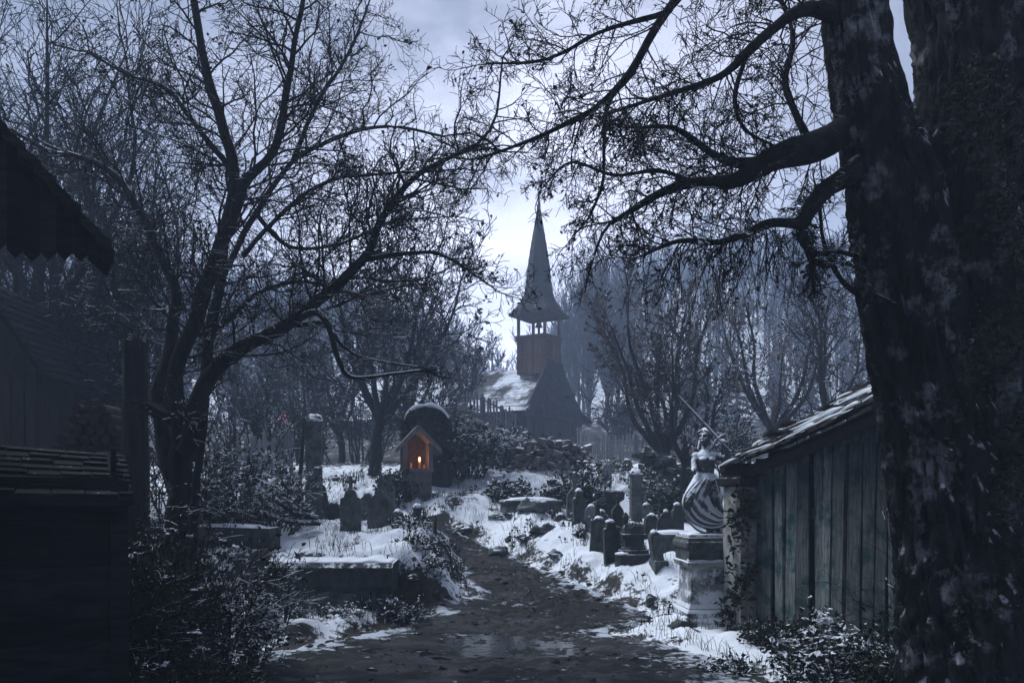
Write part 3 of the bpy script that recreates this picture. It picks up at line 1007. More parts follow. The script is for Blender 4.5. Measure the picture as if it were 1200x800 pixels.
def church():
    ang = rad(31)
    u = Vector((-math.cos(ang), math.sin(ang), 0))
    v = Vector((math.sin(ang), math.cos(ang), 0))
    Tc = Vector((X(631.5, 46), 46, 0))
    gz = 3.9
    root = thing('church', 'old wooden church with tall shingled spire and open belfry on the rise', 'church', (Tc.x, Tc.y, gz))

    def W(a, b, z):
        return Tc + u * a + v * b + Vector((0, 0, z))
    zz = lambda py, Y=46: CAMZ - (py - HOR) / F * Y
    # walls
    wb = MB()
    L0, L1, hw = -1.0, 11.0, 3.1
    ze = zz(489)
    for (p, q, nn) in ((W(L0, -hw, gz - .6), W(L1, -hw, gz - .6), 60), (W(L0, -hw, gz - .6), W(L0, hw, gz - .6), 26), (W(L1, -hw, gz - .6), W(L1, hw, gz - .6), 26), (W(L0, hw, gz - .6), W(L1, hw, gz - .6), 60)):
        hh = ze + .35 - gz + .6
        for k in range(nn):
            c = p.lerp(q, (k + .5) / nn)
            d = (q - p)
            rot = Matrix.Rotation(math.atan2(d.y, d.x), 3, 'Z')
            wb.box(c + Vector((0, 0, hh / 2)), (d.length / nn * .94, .1 + .04 * random.random(), hh), rot)
    wb.build('wall', M['wood_church'], root)
    # nave roof: steep, flared, with a hipped front
    rb = MB()
    zr = zz(431)
    hs = .85
    E = 3.9

    def prof(t):        # 0 at the eave, 1 at the ridge; flared at the foot
        return t ** 1.35
    K = 8
    cols_side = 34
    for s in (-1, 1):
        for i in range(K):
            t0, t1 = i / K, (i + 1) / K
            b0, b1 = E * (1 - t0), E * (1 - t1) + .0
            z0, z1 = ze + (zr - ze) * prof(t0), ze + (zr - ze) * prof(t1)
            a0 = -1.35 + .55 * min(1, t0 * 1.3)
            a1 = -1.35 + .55 * min(1, t1 * 1.3)
            q = [W(a0, s * b0, z0), W(12, s * b0, z0), W(12, s * b1, z1), W(a1, s * b1, z1)]
            if s > 0:
                q = [q[1], q[0], q[3], q[2]]
            # a solid skin below the shingles
            nrm = (q[1] - q[0]).cross(q[3] - q[0]).normalized()
            if nrm.z < 0:
                nrm = -nrm
                q = [q[1], q[0], q[3], q[2]]
            rb.raw([tuple(p_) for p_ in q] + [tuple(p_ - nrm * .09) for p_ in q], [[0, 1, 2, 3], [7, 6, 5, 4], [0, 4, 5, 1]])
            shingle_plane(rb, *q, 2, cols_side, th=.012)
    rb.build('roof', M['shingle_snow'], root)
    # front hip, running up into the tower
    fb = MB()
    zt = zz(425)
    for i in range(12):
        t0, t1 = i / 12, (i + 1) / 12
        f = lambda t: hs * .98 + (E - .12 - hs) * (1 - t) ** 1.25
        g = lambda t: -.98 - .2 * (1 - t) ** 2.2
        z0, z1 = ze - .2 + (zt - ze + .2) * t0, ze - .2 + (zt - ze + .2) * t1
        q = [W(g(t0), -f(t0), z0), W(g(t0), f(t0), z0), W(g(t1), f(t1), z1), W(g(t1), -f(t1), z1)]
        nrm = (q[1] - q[0]).cross(q[3] - q[0]).normalized()
        if nrm.dot(-u) < 0:
            q = [q[1], q[0], q[3], q[2]]
            nrm = -nrm
        fb.raw([tuple(p_) for p_ in q] + [tuple(p_ - nrm * .12) for p_ in q], [[0, 1, 2, 3], [7, 6, 5, 4], [0, 4, 7, 3], [1, 2, 6, 5], [0, 1, 5, 4]])
        shingle_plane(fb, *q, 1, max(6, int(f(t0) * 7)), th=.03)
    fb.build('front_roof', M['shingle'], root)
    # tower box of boards
    tb = MB()
    z0, z1 = zz(440), zz(397)
    for (p, q) in ((W(-hs, -hs, 0), W(hs, -hs, 0)), (W(-hs, -hs, 0), W(-hs, hs, 0)), (W(hs, -hs, 0), W(hs, hs, 0)), (W(-hs, hs, 0), W(hs, hs, 0))):
        d = q - p
        rot = Matrix.Rotation(math.atan2(d.y, d.x), 3, 'Z')
        for k in range(11):
            c = p.lerp(q, (k + .5) / 11)
            tb.box(c + Vector((0, 0, (z0 + z1) / 2)), (d.length / 11 * .9, .06 + .03 * (k % 2), z1 - z0), rot)
        tb.box((p + q) / 2 + Vector((0, 0, z1 - .12)), (d.length + .16, .16, .14), rot)
        tb.box((p + q) / 2 + Vector((0, 0, z1 + .04)), (d.length + .24, .2, .10), rot)
        tb.box((p + q) / 2 + Vector((0, 0, (z0 + z1) / 2 - .1)), (d.length + .08, .12, .10), rot)
    rotc = Matrix.Rotation(math.atan2(u.y, u.x), 3, 'Z')
    tb.box(W(0, 0, z1 + .02), (2 * hs, 2 * hs, .06), rotc)
    tb.build('tower', M['wood_tower'], root)
    # belfry posts with braces
    zb = zz(366)
    for a in (-1, 1):
        for b in (-1, 1):
            if a == 0 and b == 0:
                continue
            pb = MB()
            c = W(a * (hs - .05), b * (hs - .05), (z1 + zb) / 2 + .1)
            pb.box(c, (.13, .13, zb - z1 + .35), rotc)
            for (da, db) in ((1, 0), (-1, 0), (0, 1), (0, -1)):
                na, nb = a + da * .35, b + db * .35
                if abs(na) > 1 or abs(nb) > 1 or (abs(na) < .9 and abs(nb) < .9):
                    continue
                p0 = W(a * (hs - .05), b * (hs - .05), zb - .30)
                p1 = W(na * (hs - .05), nb * (hs - .05), zb + .02)
                pb.tube([p0, p0.lerp(p1, .5) - Vector((0, 0, .04)), p1], [.035, .035, .035], 4)
            pb.build('belfry_post', M['wood_tower'], root)
    bb = MB()
    bb.tube([W(0, 0, z1 + .05), W(0, 0, zb)], [.07, .07], 6)
    R = []
    for k, (rr, dz) in enumerate([(.02, .42), (.08, .4), (.12, .34), (.13, .2), (.17, .08), (.22, 0), (.2, .02)]):
        R.append([W(math.cos(a) * rr, math.sin(a) * rr, z1 + .62 + dz) for a in np.linspace(0, 2 * math.pi, 15)[:-1]])
    bb.loft(R)
    bb.build('bell', M['iron'], root)
    # spire: square broach skirt flowing into an eight-sided needle
    sb = MB()
    tip = zz(228)
    prof_ = [(zz(371), 1.28), (zz(365), 1.17), (zz(358), 1.0), (zz(352), .90), (zz(342), .79), (zz(328), .69), (zz(310), .60), (zz(290), .46), (zz(270), .30), (zz(255), .18), (zz(243), .09), (tip, .03)]
    rings = []
    lv = []
    for i in range(len(prof_) - 1):
        n_ = 4
        for k in range(n_):
            t = k / n_
            lv.append((prof_[i][0] * (1 - t) + prof_[i + 1][0] * t, prof_[i][1] * (1 - t) + prof_[i + 1][1] * t, i + t))
    lv.append((*prof_[-1], 20))
    for idx, (z, r, i) in enumerate(lv):
        sq = max(0.0, 1 - i / 3.5)
        row = []
        for k in range(16):
            a = 2 * math.pi * k / 16 + math.pi / 4
            c, s_ = math.cos(a), math.sin(a)
            rs = 1 / max(abs(c), abs(s_)) * .92
            a8 = (a % (math.pi / 4)) - math.pi / 8
            r8 = math.cos(math.pi / 8) / math.cos(a8)
            k_ = r * (sq * rs + (1 - sq) * r8)
            k_ *= 1.0 + (.035 if idx % 2 else 0.0) * (1 if i < 8 else 0)
            row.append(W(c * k_, s_ * k_, z))
        rings.append(row)
    sb.loft(rings)
    sp = sb.build('spire', M['shingle'], root)
    eb = MB()
    for s in range(4):
        a0 = math.pi / 4 + s * math.pi / 2
        p = W(math.cos(a0) * 1.68, math.sin(a0) * 1.68, zz(370.5))
        q = W(math.cos(a0 + math.pi / 2) * 1.68, math.sin(a0 + math.pi / 2) * 1.68, zz(370.5))
        n_ = 14
        for k in range(n_):
            c = p.lerp(q, (k + .5) / n_)
            d = q - p
            eb.box(c + Vector((0, 0, .0)), (d.length / n_ * .85, .05, .16), Matrix.Rotation(math.atan2(d.y, d.x), 3, 'Z'))
    eb.build('eave_trim', M['wood_church'], root)
    cb_ = MB()
    cb_.lump(W(0, 0, tip), .08, .08, .08, 8, 6, 0)
    cb_.tube([W(0, 0, tip - .1), W(0, 0, tip + .9)], [.035, .02], 5)
    cb_.build('finial', M['iron'], root)


church()


# ------------------------------------------------------------------ fences
def picket_fence(label, pts, hgt, gap=.16):
    """pts in (px, Y)"""
    a = [GP(*p) for p in pts]
    root = thing('picket_fence', label, 'fence', a[0])
    pk, rl = MB(), MB()
    for p, q in zip(a[:-1], a[1:]):
        d = q - p
        n = max(2, int(d.length / gap))
        rot = Matrix.Rotation(math.atan2(d.y, d.x), 3, 'Z')
        nn = rot @ Vector((0, -1, 0))
        for k in range(n):
            c = p.lerp(q, (k + .5) / n)
            h = hgt * random.uniform(.88, 1.06)
            w = gap * .58
            lean = Matrix.Rotation(random.uniform(-.05, .05), 3, 'Y')
            pk.prism([(-w / 2, -.15), (w / 2, -.15), (w / 2, h - .08), (0, h), (-w / 2, h - .08)], -.012, .012, c, math.atan2(d.y, d.x), lean)
        for f in (.25, .75):
            m = (p + q) / 2 - nn * .035 + Vector((0, 0, hgt * f))
            r = Matrix.Rotation(math.atan2(d.y, d.x), 3, 'Z') @ Matrix.Rotation(-math.atan2(d.z, math.hypot(d.x, d.y)), 3, 'Y')
            rl.box(m, (d.length, .04, .08), r)
        pb = MB()
        pb.box(p - nn * .1 + Vector((0, 0, hgt * .45)), (.12, .1, hgt * 1.1), rot)
        pb.build('post', M['picket'], root)
    pk.build('pickets', M['picket'], root)
    rl.build('rail', M['picket'], root)


picket_fence('grey picket fence on the rise below the snowy church roof', [(528, 36.5), (566, 37.2), (606, 38)], 1.0)
picket_fence('grey picket fence running right from the dark church front', [(676, 37), (712, 35), (745, 34), (790, 34)], 1.05)
picket_fence('thin dark fence behind the red lantern', [(258, 20), (300, 21), (345, 22)], 1.1, .2)


# ------------------------------------------------------------------ graves
def snow_cap(c, rx, ry, h, root, seed=0.0, rot=0.0):
    mb = MB()
    mb.lump((0, 0, 0), rx, ry, h, 14, 8, .35, seed + 3.3)
    ob = mb.build('snow_cap', M['snow'], root, origin=(0, 0, 0), smooth=True)
    ob.location = Vector(c) - root_loc(root)
    ob.rotation_euler = (0, 0, rot)
    return ob


def outline_round(w, h, k=10):
    r = w / 2
    return [(-r, 0), (r, 0)] + [(r * math.cos(a), h - r + r * math.sin(a)) for a in np.linspace(0, math.pi, k)]


def outline_gothic(w, h, k=7):
    r = w / 2
    pr = []
    for t in np.linspace(0, 1, k):
        pr.append((r * (1 - t ** 1.7), h - w * .75 + w * .75 * t))
    return [(-r, 0), (r, 0)] + pr + [(-x, z) for x, z in pr[::-1][1:]]


def outline_shoulder(w, h):
    r = w / 2
    s = h * .86
    return [(-r, 0), (r, 0), (r, s - .02), (r * .82, s), (r * .62, s + .01)] + [(r * .62 * math.cos(a), s + .01 + (h - s) * math.sin(a)) for a in np.linspace(.15, math.pi - .15, 8)] + [(-r * .62, s + .01), (-r * .82, s), (-r, s - .02)]


def headstone(label, px, py0, py1, wpx, Y, kind, mat, rot=0.0, leanx=0.0, cross=False, cap=True, name='headstone', group='headstones', d=.14):
    base = GP(px, Y)
    base.z = min(base.z, CAMZ - (py0 - HOR) / F * Y)
    h = CAMZ - (py1 - HOR) / F * Y - base.z
    w = wpx / F * Y
    root = thing(name, label, 'gravestone', base, group)
    lean = Matrix.Rotation(leanx, 3, 'Y')
    of = {'round': outline_round, 'gothic': outline_gothic, 'shoulder': outline_shoulder}[kind](w, h * (.84 if cross else 1))
    sb = MB()
    sb.prism(of, -d / 2, d / 2, base, rot, lean)
    stn = sb.build('slab', mat, root)
    bv = stn.modifiers.new('bevel', 'BEVEL')
    bv.width = .012
    bv.segments = 2
    pl = MB()
    R = Matrix.Rotation(rot, 3, 'Z')
    pl.box(base + Vector((0, 0, .02)), (w * 1.35, d * 2.0, .26), R, taper=.93)
    pl.build('plinth', mat, root)
    # raised inscription panel, worn blank
    ip = MB()
    inner = [(x * .72, z * .74 + h * .14) for x, z in of]
    ip.prism(inner, -d / 2 - .014, -d / 2 + .01, base, rot, lean)
    ip.build('panel', mat, root)
    top = base + R @ lean @ Vector((0, 0, h * (.84 if cross else 1)))
    if cross:
        cb = MB()
        ch = h * .2
        ax = R @ lean
        cb.box(top + ax @ Vector((0, 0, ch * .4)), (ch * .26, d * .7, ch * 1.05), ax)
        cb.box(top + ax @ Vector((0, -.004, ch * .55)), (ch * .8, d * .62, ch * .24), ax)
        cb.build('cross', mat, root)
    elif cap:
        snow_cap(top - Vector((0, 0, .02)), w * (.3 if kind != 'gothic' else .14), d * .55, .05, root, px, rot)
    return root


def square_loft(mb, c, levels, rot=0.0, oct_=False):
    """levels: (z, half size); stacked square rings, sharp steps"""
    R = Matrix.Rotation(rot, 3, 'Z')
    rings = []
    for z, r in levels:
        if oct_:
            row = [(math.cos(a) * r, math.sin(a) * r) for a in np.linspace(0, 2 * math.pi, 13)[:-1]]
        else:
            row = [(-r, -r), (r, -r), (r, r), (-r, r)]
        rings.append([Vector(c) + R @ Vector((x, y, z)) for x, y in row])
    mb.loft(rings)


def pillar(label, px, py0, py1, wpx, Y, mat, rot=0.2, name='grave_column', oct_=False, capw=1.25, lean=0.0, group=None, cat='column', urn=False):
    base = GP(px, Y)
    base.z = min(base.z, CAMZ - (py0 - HOR) / F * Y)
    h = CAMZ - (py1 - HOR) / F * Y - base.z
    r = wpx / F * Y / 2
    root = thing(name, label, cat, base, group)
    sh, bs, cp = MB(), MB(), MB()
    square_loft(bs, base, [(-.1, r * 1.6), (h * .06, r * 1.6), (h * .065, r * 1.35), (h * .13, r * 1.3), (h * .15, r * 1.08)], rot)
    n = 14
    lv = [(h * (.14 + .76 * i / n), r * (1.0 - .08 * i / n) * (1 + .05 * noise.noise(Vector((px, i * .9, 0))))) for i in range(n + 1)]
    square_loft(sh, base, lv, rot, oct_)
    square_loft(cp, base, [(h * .89, r * .95), (h * .905, r * capw), (h * .94, r * capw * 1.05), (h * .95, r * capw * .9), (h * .985, r * .8), (h * 1.0, r * .45)], rot)
    bs.build('base', mat, root)
    sh.build('shaft', mat, root)
    cp.build('cap', mat, root)
    snow_cap(base + Vector((0, 0, h * .955)), r * 1.12, r * 1.12, h * .03 + .05, root, px)
    return root


headstone('grey shouldered headstone with small cross on top, front of the left graves', 411, 642, 560, 24, 13.4, 'shoulder', M['stone'], rot=.12, cross=True)
headstone('mossy gothic headstone right of the cross-topped headstone', 444, 640, 560, 27, 13.9, 'gothic', M['stone'], rot=-.18, leanx=.04, cross=True)
pillar('small dark obelisk on a stepped block beside the muddy path', 489, 642, 592, 9, 14.0, M['stone_dark'], name='grave_obelisk', capw=1.1, rot=.3)
pillar('tall mossy stone column capped with snow among the left brambles', 368, 597, 486, 19, 16.5, M['stone'], oct_=False, capw=1.15, rot=.15)
headstone('low plain headstone sunk in brush between column and obelisk', 466, 630, 598, 15, 15.5, 'round', M['stone_dark'], rot=.2)
headstone('pale round-topped headstone on the right snow bank', 693, 642, 592, 15, 15.2, 'round', M['stone_pale'], rot=-.15)
headstone('narrow dark headstone left of the pale round-topped one', 678, 640, 574, 14, 15.8, 'shoulder', M['stone_dark'], rot=.25)
headstone('black pointed headstone between broken column and statue pedestal', 780, 655, 598, 20, 13.8, 'gothic', M['stone_dark'], rot=-.1)
headstone('small leaning headstone half hidden behind the square pillar', 761, 622, 590, 13, 17.2, 'round', M['stone'], rot=.1, leanx=-.12)
headstone('tiny grey headstone high on the slope below the rubble wall', 668, 588, 562, 12, 20, 'round', M['stone'], rot=.1)
headstone('low grey headstone near the church-side fence', 735, 560, 538, 12, 24, 'round', M['stone'], rot=-.2)
for a_ in [
    ('short mossy headstone tight behind the cross-topped headstone', 393, 622, 588, 15, 15.0, 'round', 'stone_dark', .2, -.08),
    ('tilted grey headstone between the two gothic headstones and the snow patch', 427, 612, 577, 14, 15.8, 'shoulder', 'stone', -.1, .12),
    ('small dark headstone beside the shrine foot', 455, 600, 572, 12, 17.0, 'gothic', 'stone_dark', .15, .05),
    ('leaning headstone close to the capped stone column', 383, 600, 566, 13, 16.6, 'round', 'stone_dark', .3, -.18),
    ('tall narrow headstone in the middle of the right graves', 722, 640, 580, 14, 14.6, 'gothic', 'stone_dark', .05, .04),
    ('squat grey headstone between the railing and the pale headstone', 706, 634, 598, 16, 15.4, 'shoulder', 'stone', -.2, -.05),
    ('dark headstone leaning against the square pillar', 757, 646, 602, 14, 14.8, 'round', 'stone_dark', .2, .16),
    ('mossy headstone just left of the statue skirt', 795, 640, 590, 13, 14.4, 'shoulder', 'stone_dark', .1, -.04),
    ('upper headstone under the leaning dark tree', 783, 596, 560, 13, 17.6, 'gothic', 'stone', -.15, .03),
    ('half-sunk headstone on the open snow of the right bank', 655, 628, 602, 14, 16.5, 'round', 'stone_dark', .25, .1),
    ('thin upright slab beside the brown tangled bush', 648, 602, 562, 9, 18.6, 'round', 'stone_dark', .0, -.05),
    ('tall dark headstone nearest the path on the right bank', 718, 672, 610, 18, 13.4, 'shoulder', 'stone_dark', .12, -.05),
    ('broad round headstone left of the iron railing', 698, 662, 606, 17, 14.0, 'round', 'stone', -.1, .07),
    ('tall weathered gothic headstone rising behind the pale round-topped one', 671, 640, 556, 17, 16.4, 'gothic', 'stone', .1, .03),
    ('narrow slanting headstone near the pedestal steps', 772, 668, 622, 13, 12.7, 'round', 'stone', .2, -.14),
    ('tall slim headstone behind the mossy gothic one', 456, 606, 556, 12, 16.6, 'gothic', 'stone', -.2, .02),
    ('small far headstone above the chest tomb lid', 690, 572, 548, 10, 20.5, 'shoulder', 'stone', .2, 0.0)]:
    headstone(a_[0], a_[1], a_[2], a_[3], a_[4], a_[5], a_[6], M[a_[7]], rot=a_[8], leanx=a_[9], cross=a_[6] == 'gothic')
pillar('square mossy grave pillar with a snow-topped cap on the right slope', 745, 622, 551, 13, 16.2, M['stone'], capw=1.12, rot=.05)


def urn_tomb():
    Y = 17.5
    b = GP(710, Y)
    b.z = CAMZ - (612 - HOR) / F * Y
    root = thing('pedestal_tomb', 'stone chest tomb with overhanging snowy lid and pale upright slab on the right slope', 'tomb', b)
    z = lambda py: CAMZ - (py - HOR) / F * Y - b.z
    r = 15 / F * Y
    m1, m2, m3 = MB(), MB(), MB()
    square_loft(m1, b, [(-.3, r * .95), (z(596), r * .95), (z(592), r * .8), (z(588), r * .8)], .25)
    m1.build('chest', M['stone_dark'], root)
    square_loft(m2, b, [(z(588), r * .85), (z(585), r * 1.1), (z(577), r * 1.14), (z(575), r * 1.0)], .25)
    m2.build('lid', M['stone_dark'], root)
    o = outline_shoulder(12 / F * Y, z(543) - z(575))
    m3.prism(o, -.06, .06, b + Vector((0, 0, z(575))), .2)
    m3.build('slab', M['stone_pale'], root)
    snow_cap(b + Vector((-.02, -.16, z(576))), r * .95, r * .5, .07, root, 4)


urn_tomb()


def broken_column():
    Y = 13.2
    b = GP(742, Y)
    z = lambda py: CAMZ - (py - HOR) / F * Y - b.z
    root = thing('broken_column', 'thick broken stone column on a round stepped base at the edge of the path', 'column', b)
    r = 13 / F * Y
    m1, m2 = MB(), MB()
    square_loft(m1, b, [(-.2, r * 1.7), (.06, r * 1.7), (.062, r * 1.45), (.12, r * 1.4), (.122, r * 1.2), (.16, r * 1.08)], .2, True)
    m1.build('base', M['stone_dark'], root)
    rings = []
    n = 12
    hh = z(617)
    for i in range(n + 1):
        row = []
        for j in range(20):
            a = 2 * math.pi * j / 20
            k = r * (1.0 - .05 * (j % 2)) * (1 if i < n else .85)
            zz = .15 + (hh - .15) * i / n
            if i >= n - 1:
                zz += .12 * noise.noise(Vector((math.cos(a) * 2, math.sin(a) * 2, 3))) + .05 * (j % 3 == 0)
            row.append(b + Vector((math.cos(a) * k, math.sin(a) * k, zz)))
        rings.append(row)
    m2.loft(rings)
    m2.build('shaft', M['stone_dark'], root)
    m3 = MB()
    m3.box(b + Vector((0, 0, hh * .72)), (r * 2.15, r * 2.15, .05))
    m3.build('band', M['stone_dark'], root)
    snow_cap(b + Vector((-.14, -.12, .055)), r * .9, r * .6, .05, root, 7)


broken_column()


def grave_railing():
    Y = 13.8
    b = GP(716, Y)
    root = thing('grave_railing', 'small rusted iron grave railing left of the broken column', 'railing', b)
    pts = [GP(698, Y + .3), GP(733, Y - .2), GP(733, Y + .5), GP(700, Y + 1.0)]
    zt = .42
    for p, q in zip(pts, pts[1:] + pts[:1]):
        mb = MB()
        for f in (.12, zt - .1):
            mb.tube([p + Vector((0, 0, f)), q + Vector((0, 0, f))], [.014, .014], 4)
        n = max(2, int((q - p).length / .1))
        for k in range(n + 1):
            c = p.lerp(q, k / n)
            mb.tube([c - Vector((0, 0, .1)), c + Vector((0, 0, zt - .05)), c + Vector((0, 0, zt + .05 + .04 * (k % 2)))], [.011, .011, .002], 4)
        mb.build('side_panel', M['iron'], root)
    for p in pts:
        mb = MB()
        square_loft(mb, p, [(-.1, .035), (zt + .1, .035), (zt + .13, .05), (zt + .2, .004)], .2)
        mb.build('corner_post', M['iron'], root)


grave_railing()


def box_tomb(label, px, Y, w, d, h, mat, rot, scallop=False):
    b = GP(px, Y)
    root = thing('box_tomb', label, 'tomb', b)
    R = Matrix.Rotation(rot, 3, 'Z')
    m1, m2 = MB(), MB()
    m1.box(b + Vector((0, 0, h * .35)), (w * .9, d * .85, h * .95), R)
    o = m1.build('body', mat, root)
    m2.box(b + Vector((0, 0, h * .9)), (w, d, h * .24), R, taper=.93)
    o = m2.build('lid', mat, root)
    bv = o.modifiers.new('bevel', 'BEVEL')
    bv.width = .02
    bv.segments = 2
    snow_cap(b + Vector((0, 0, h * 1.0)), w * .44, d * .42, .07, root, px, rot)


box_tomb('low snow-topped box tomb in front of the dark pointed headstone', 787, 13.4, .6, .4, .28, M['stone'], -.15)
box_tomb('flat grave slab under snow beside the stone column', 622, 17.6, 1.3, .6, .22, M['stone'], .25)


def low_wall():
    """low stone retaining wall on the left of the path"""
    Y = 11.45
    x0, x1 = X(316, Y), X(463, Y)
    b = Vector(((x0 + x1) / 2, Y, H((x0 + x1) / 2, Y - .3)))
    root = thing('stone_wall', 'low stone wall with heavy overhanging snow-covered coping left of the muddy path', 'wall', b)
    z = lambda py: CAMZ - (py - HOR) / F * Y
    zb, zm, zt = z(728), z(690), z(658)
    n, k = 46, 8
    m1 = MB()
    rings = []
    for i in range(n + 1):
        x = x0 + .04 + (x1 - x0 - .1) * i / n
        q = lambda s: .02 * noise.noise(Vector((x * 4, s, 0)))
        rings.append([Vector((x, Y - .08 + q(1), zb - .2)), Vector((x, Y - .06 + q(2), zm + .04)), Vector((x, Y + .4, zm + .04)), Vector((x, Y + .4, zb - .2))])
    m1.loft(rings)
    m1.build('base_course', M['stone_pale'], root)
    m2 = MB()
    rings = []
    for i in range(n + 1):
        x = x0 + (x1 - x0) * i / n
        e = .03 * noise.noise(Vector((x * 2.2, 5, 0))) + .015 * noise.noise(Vector((x * 9, 5, 0)))
        wav = .035 * abs(math.sin(x * 6.5))
        rings.append([Vector((x, Y - .2 + e, zm - wav)), Vector((x, Y - .26 + e, zm + .06)), Vector((x, Y - .25 + e * .5, zt - .06)), Vector((x, Y - .17, zt + e)), Vector((x, Y + .45, zt + .02)), Vector((x, Y + .45, zm))])
    m2.loft(rings)
    m2.build('coping', M['stone_dark'], root)
    m3 = MB()
    rings = []
    for i in range(n + 1):
        x = x0 + .03 + (x1 - x0 - .06) * i / n
        e = .05 * noise.noise(Vector((x * 2.6, 15, 0))) + .03 * noise.noise(Vector((x * 8, 25, 0)))
        t = .016 + .045 * max(0, .3 + noise.noise(Vector((x * 3.5, 35, 0)))) + .012 * noise.noise(Vector((x * 12, 35, 0)))
        rings.append([Vector((x, Y - .17 + e * 1.6, zt - .012)), Vector((x, Y - .16 + e * 1.6, zt + t * .6)), Vector((x, Y - .06 + e * 1.6, zt + t)), Vector((x, Y + .48, zt + t * 1.3)), Vector((x, Y + .48, zt - .02))])
    m3.loft(rings)
    m3.build('snow_cap', M['snow'], root, smooth=True)


low_wall()


def long_slab():
    Y = 12.2
    p, q = Vector((X(205, Y), Y + .3, 0)), Vector((X(322, Y), Y, 0))
    p.z, q.z = H(p.x, p.y) + .05, H(q.x, q.y) + .02
    b = (p + q) / 2
    root = thing('grave_kerb', 'long low grave kerb with a thin line of snow under the brambles', 'kerb', b)
    d = q - p
    R = Matrix.Rotation(math.atan2(d.y, d.x), 3, 'Z')
    m = MB()
    m.box(b + Vector((0, 0, .06)), (d.length, .3, .35), R, jit=.02)
    m.build('block', M['stone_dark'], root)
    snow_cap(b + Vector((0, -.02, .22)), d.length * .48, .13, .06, root, 2, math.atan2(d.y, d.x))


long_slab()


# stakes and poles
def pole(label, p0, p1, r, mat, name='wooden_stake', cat='stake', pointed=True, group=None):
    mb = MB()
    d = p1 - p0
    pts = [p0 - d * .08, p0.lerp(p1, .35), p0.lerp(p1, .93), p1]
    pts[1] = pts[1] + rvec() * r * .8
    mb.tube(pts, [r, r * .92, r * .8, r * (.15 if pointed else .75)], 7)
    return tag(mb.build(name, mat, origin=p0, smooth=False), label, cat, group)


g = GP(509, 14.2)
pole('short dark wooden stake at the edge of the path right of the obelisk', g, g + Vector((.02, 0, .36)), .03, M['wood_dark'])
g = GP(350, 16)
pole('tall leaning wooden pole left of the capped stone column', g, P(357, 486, 16.2), .045, M['bark_snow'], cat='pole', name='leaning_pole')
g = GP(345, 13.5)
for i, (a, b_, lab) in enumerate([((285, 575, 12.6), (372, 607, 13.2), 'fallen branch slanting down to the foot of the stone column'),
                                  ((255, 600, 12.4), (375, 612, 13.2), 'thin fallen branch lying lowest beside the long grave kerb'),
                                  ((300, 562, 13.2), (352, 598, 13.6), 'short fallen branch propped on the brambles')]):
    mb = MB()
    p0, p1 = P(*a), P(*b_)
    pts = smooth_pts([p0, p0.lerp(p1, .33) + Vector((0, 0, .06)), p0.lerp(p1, .7) - Vector((0, 0, .03)), p1], 4)
    mb.tube(pts, list(np.linspace(.035, .05, len(pts))), 7)
    s2 = Style(rmin=.006, up=.05, counts=(3, 2))
    for t in (2, 5, 8):
        grow(mb, pts[t], spread((p0 - p1).normalized(), .7), .5, .012, 0, s2, None, 1)
    tag(mb.build('fallen_branch', M['bark_snow'], origin=p1), lab, 'branch', 'fallen branches')


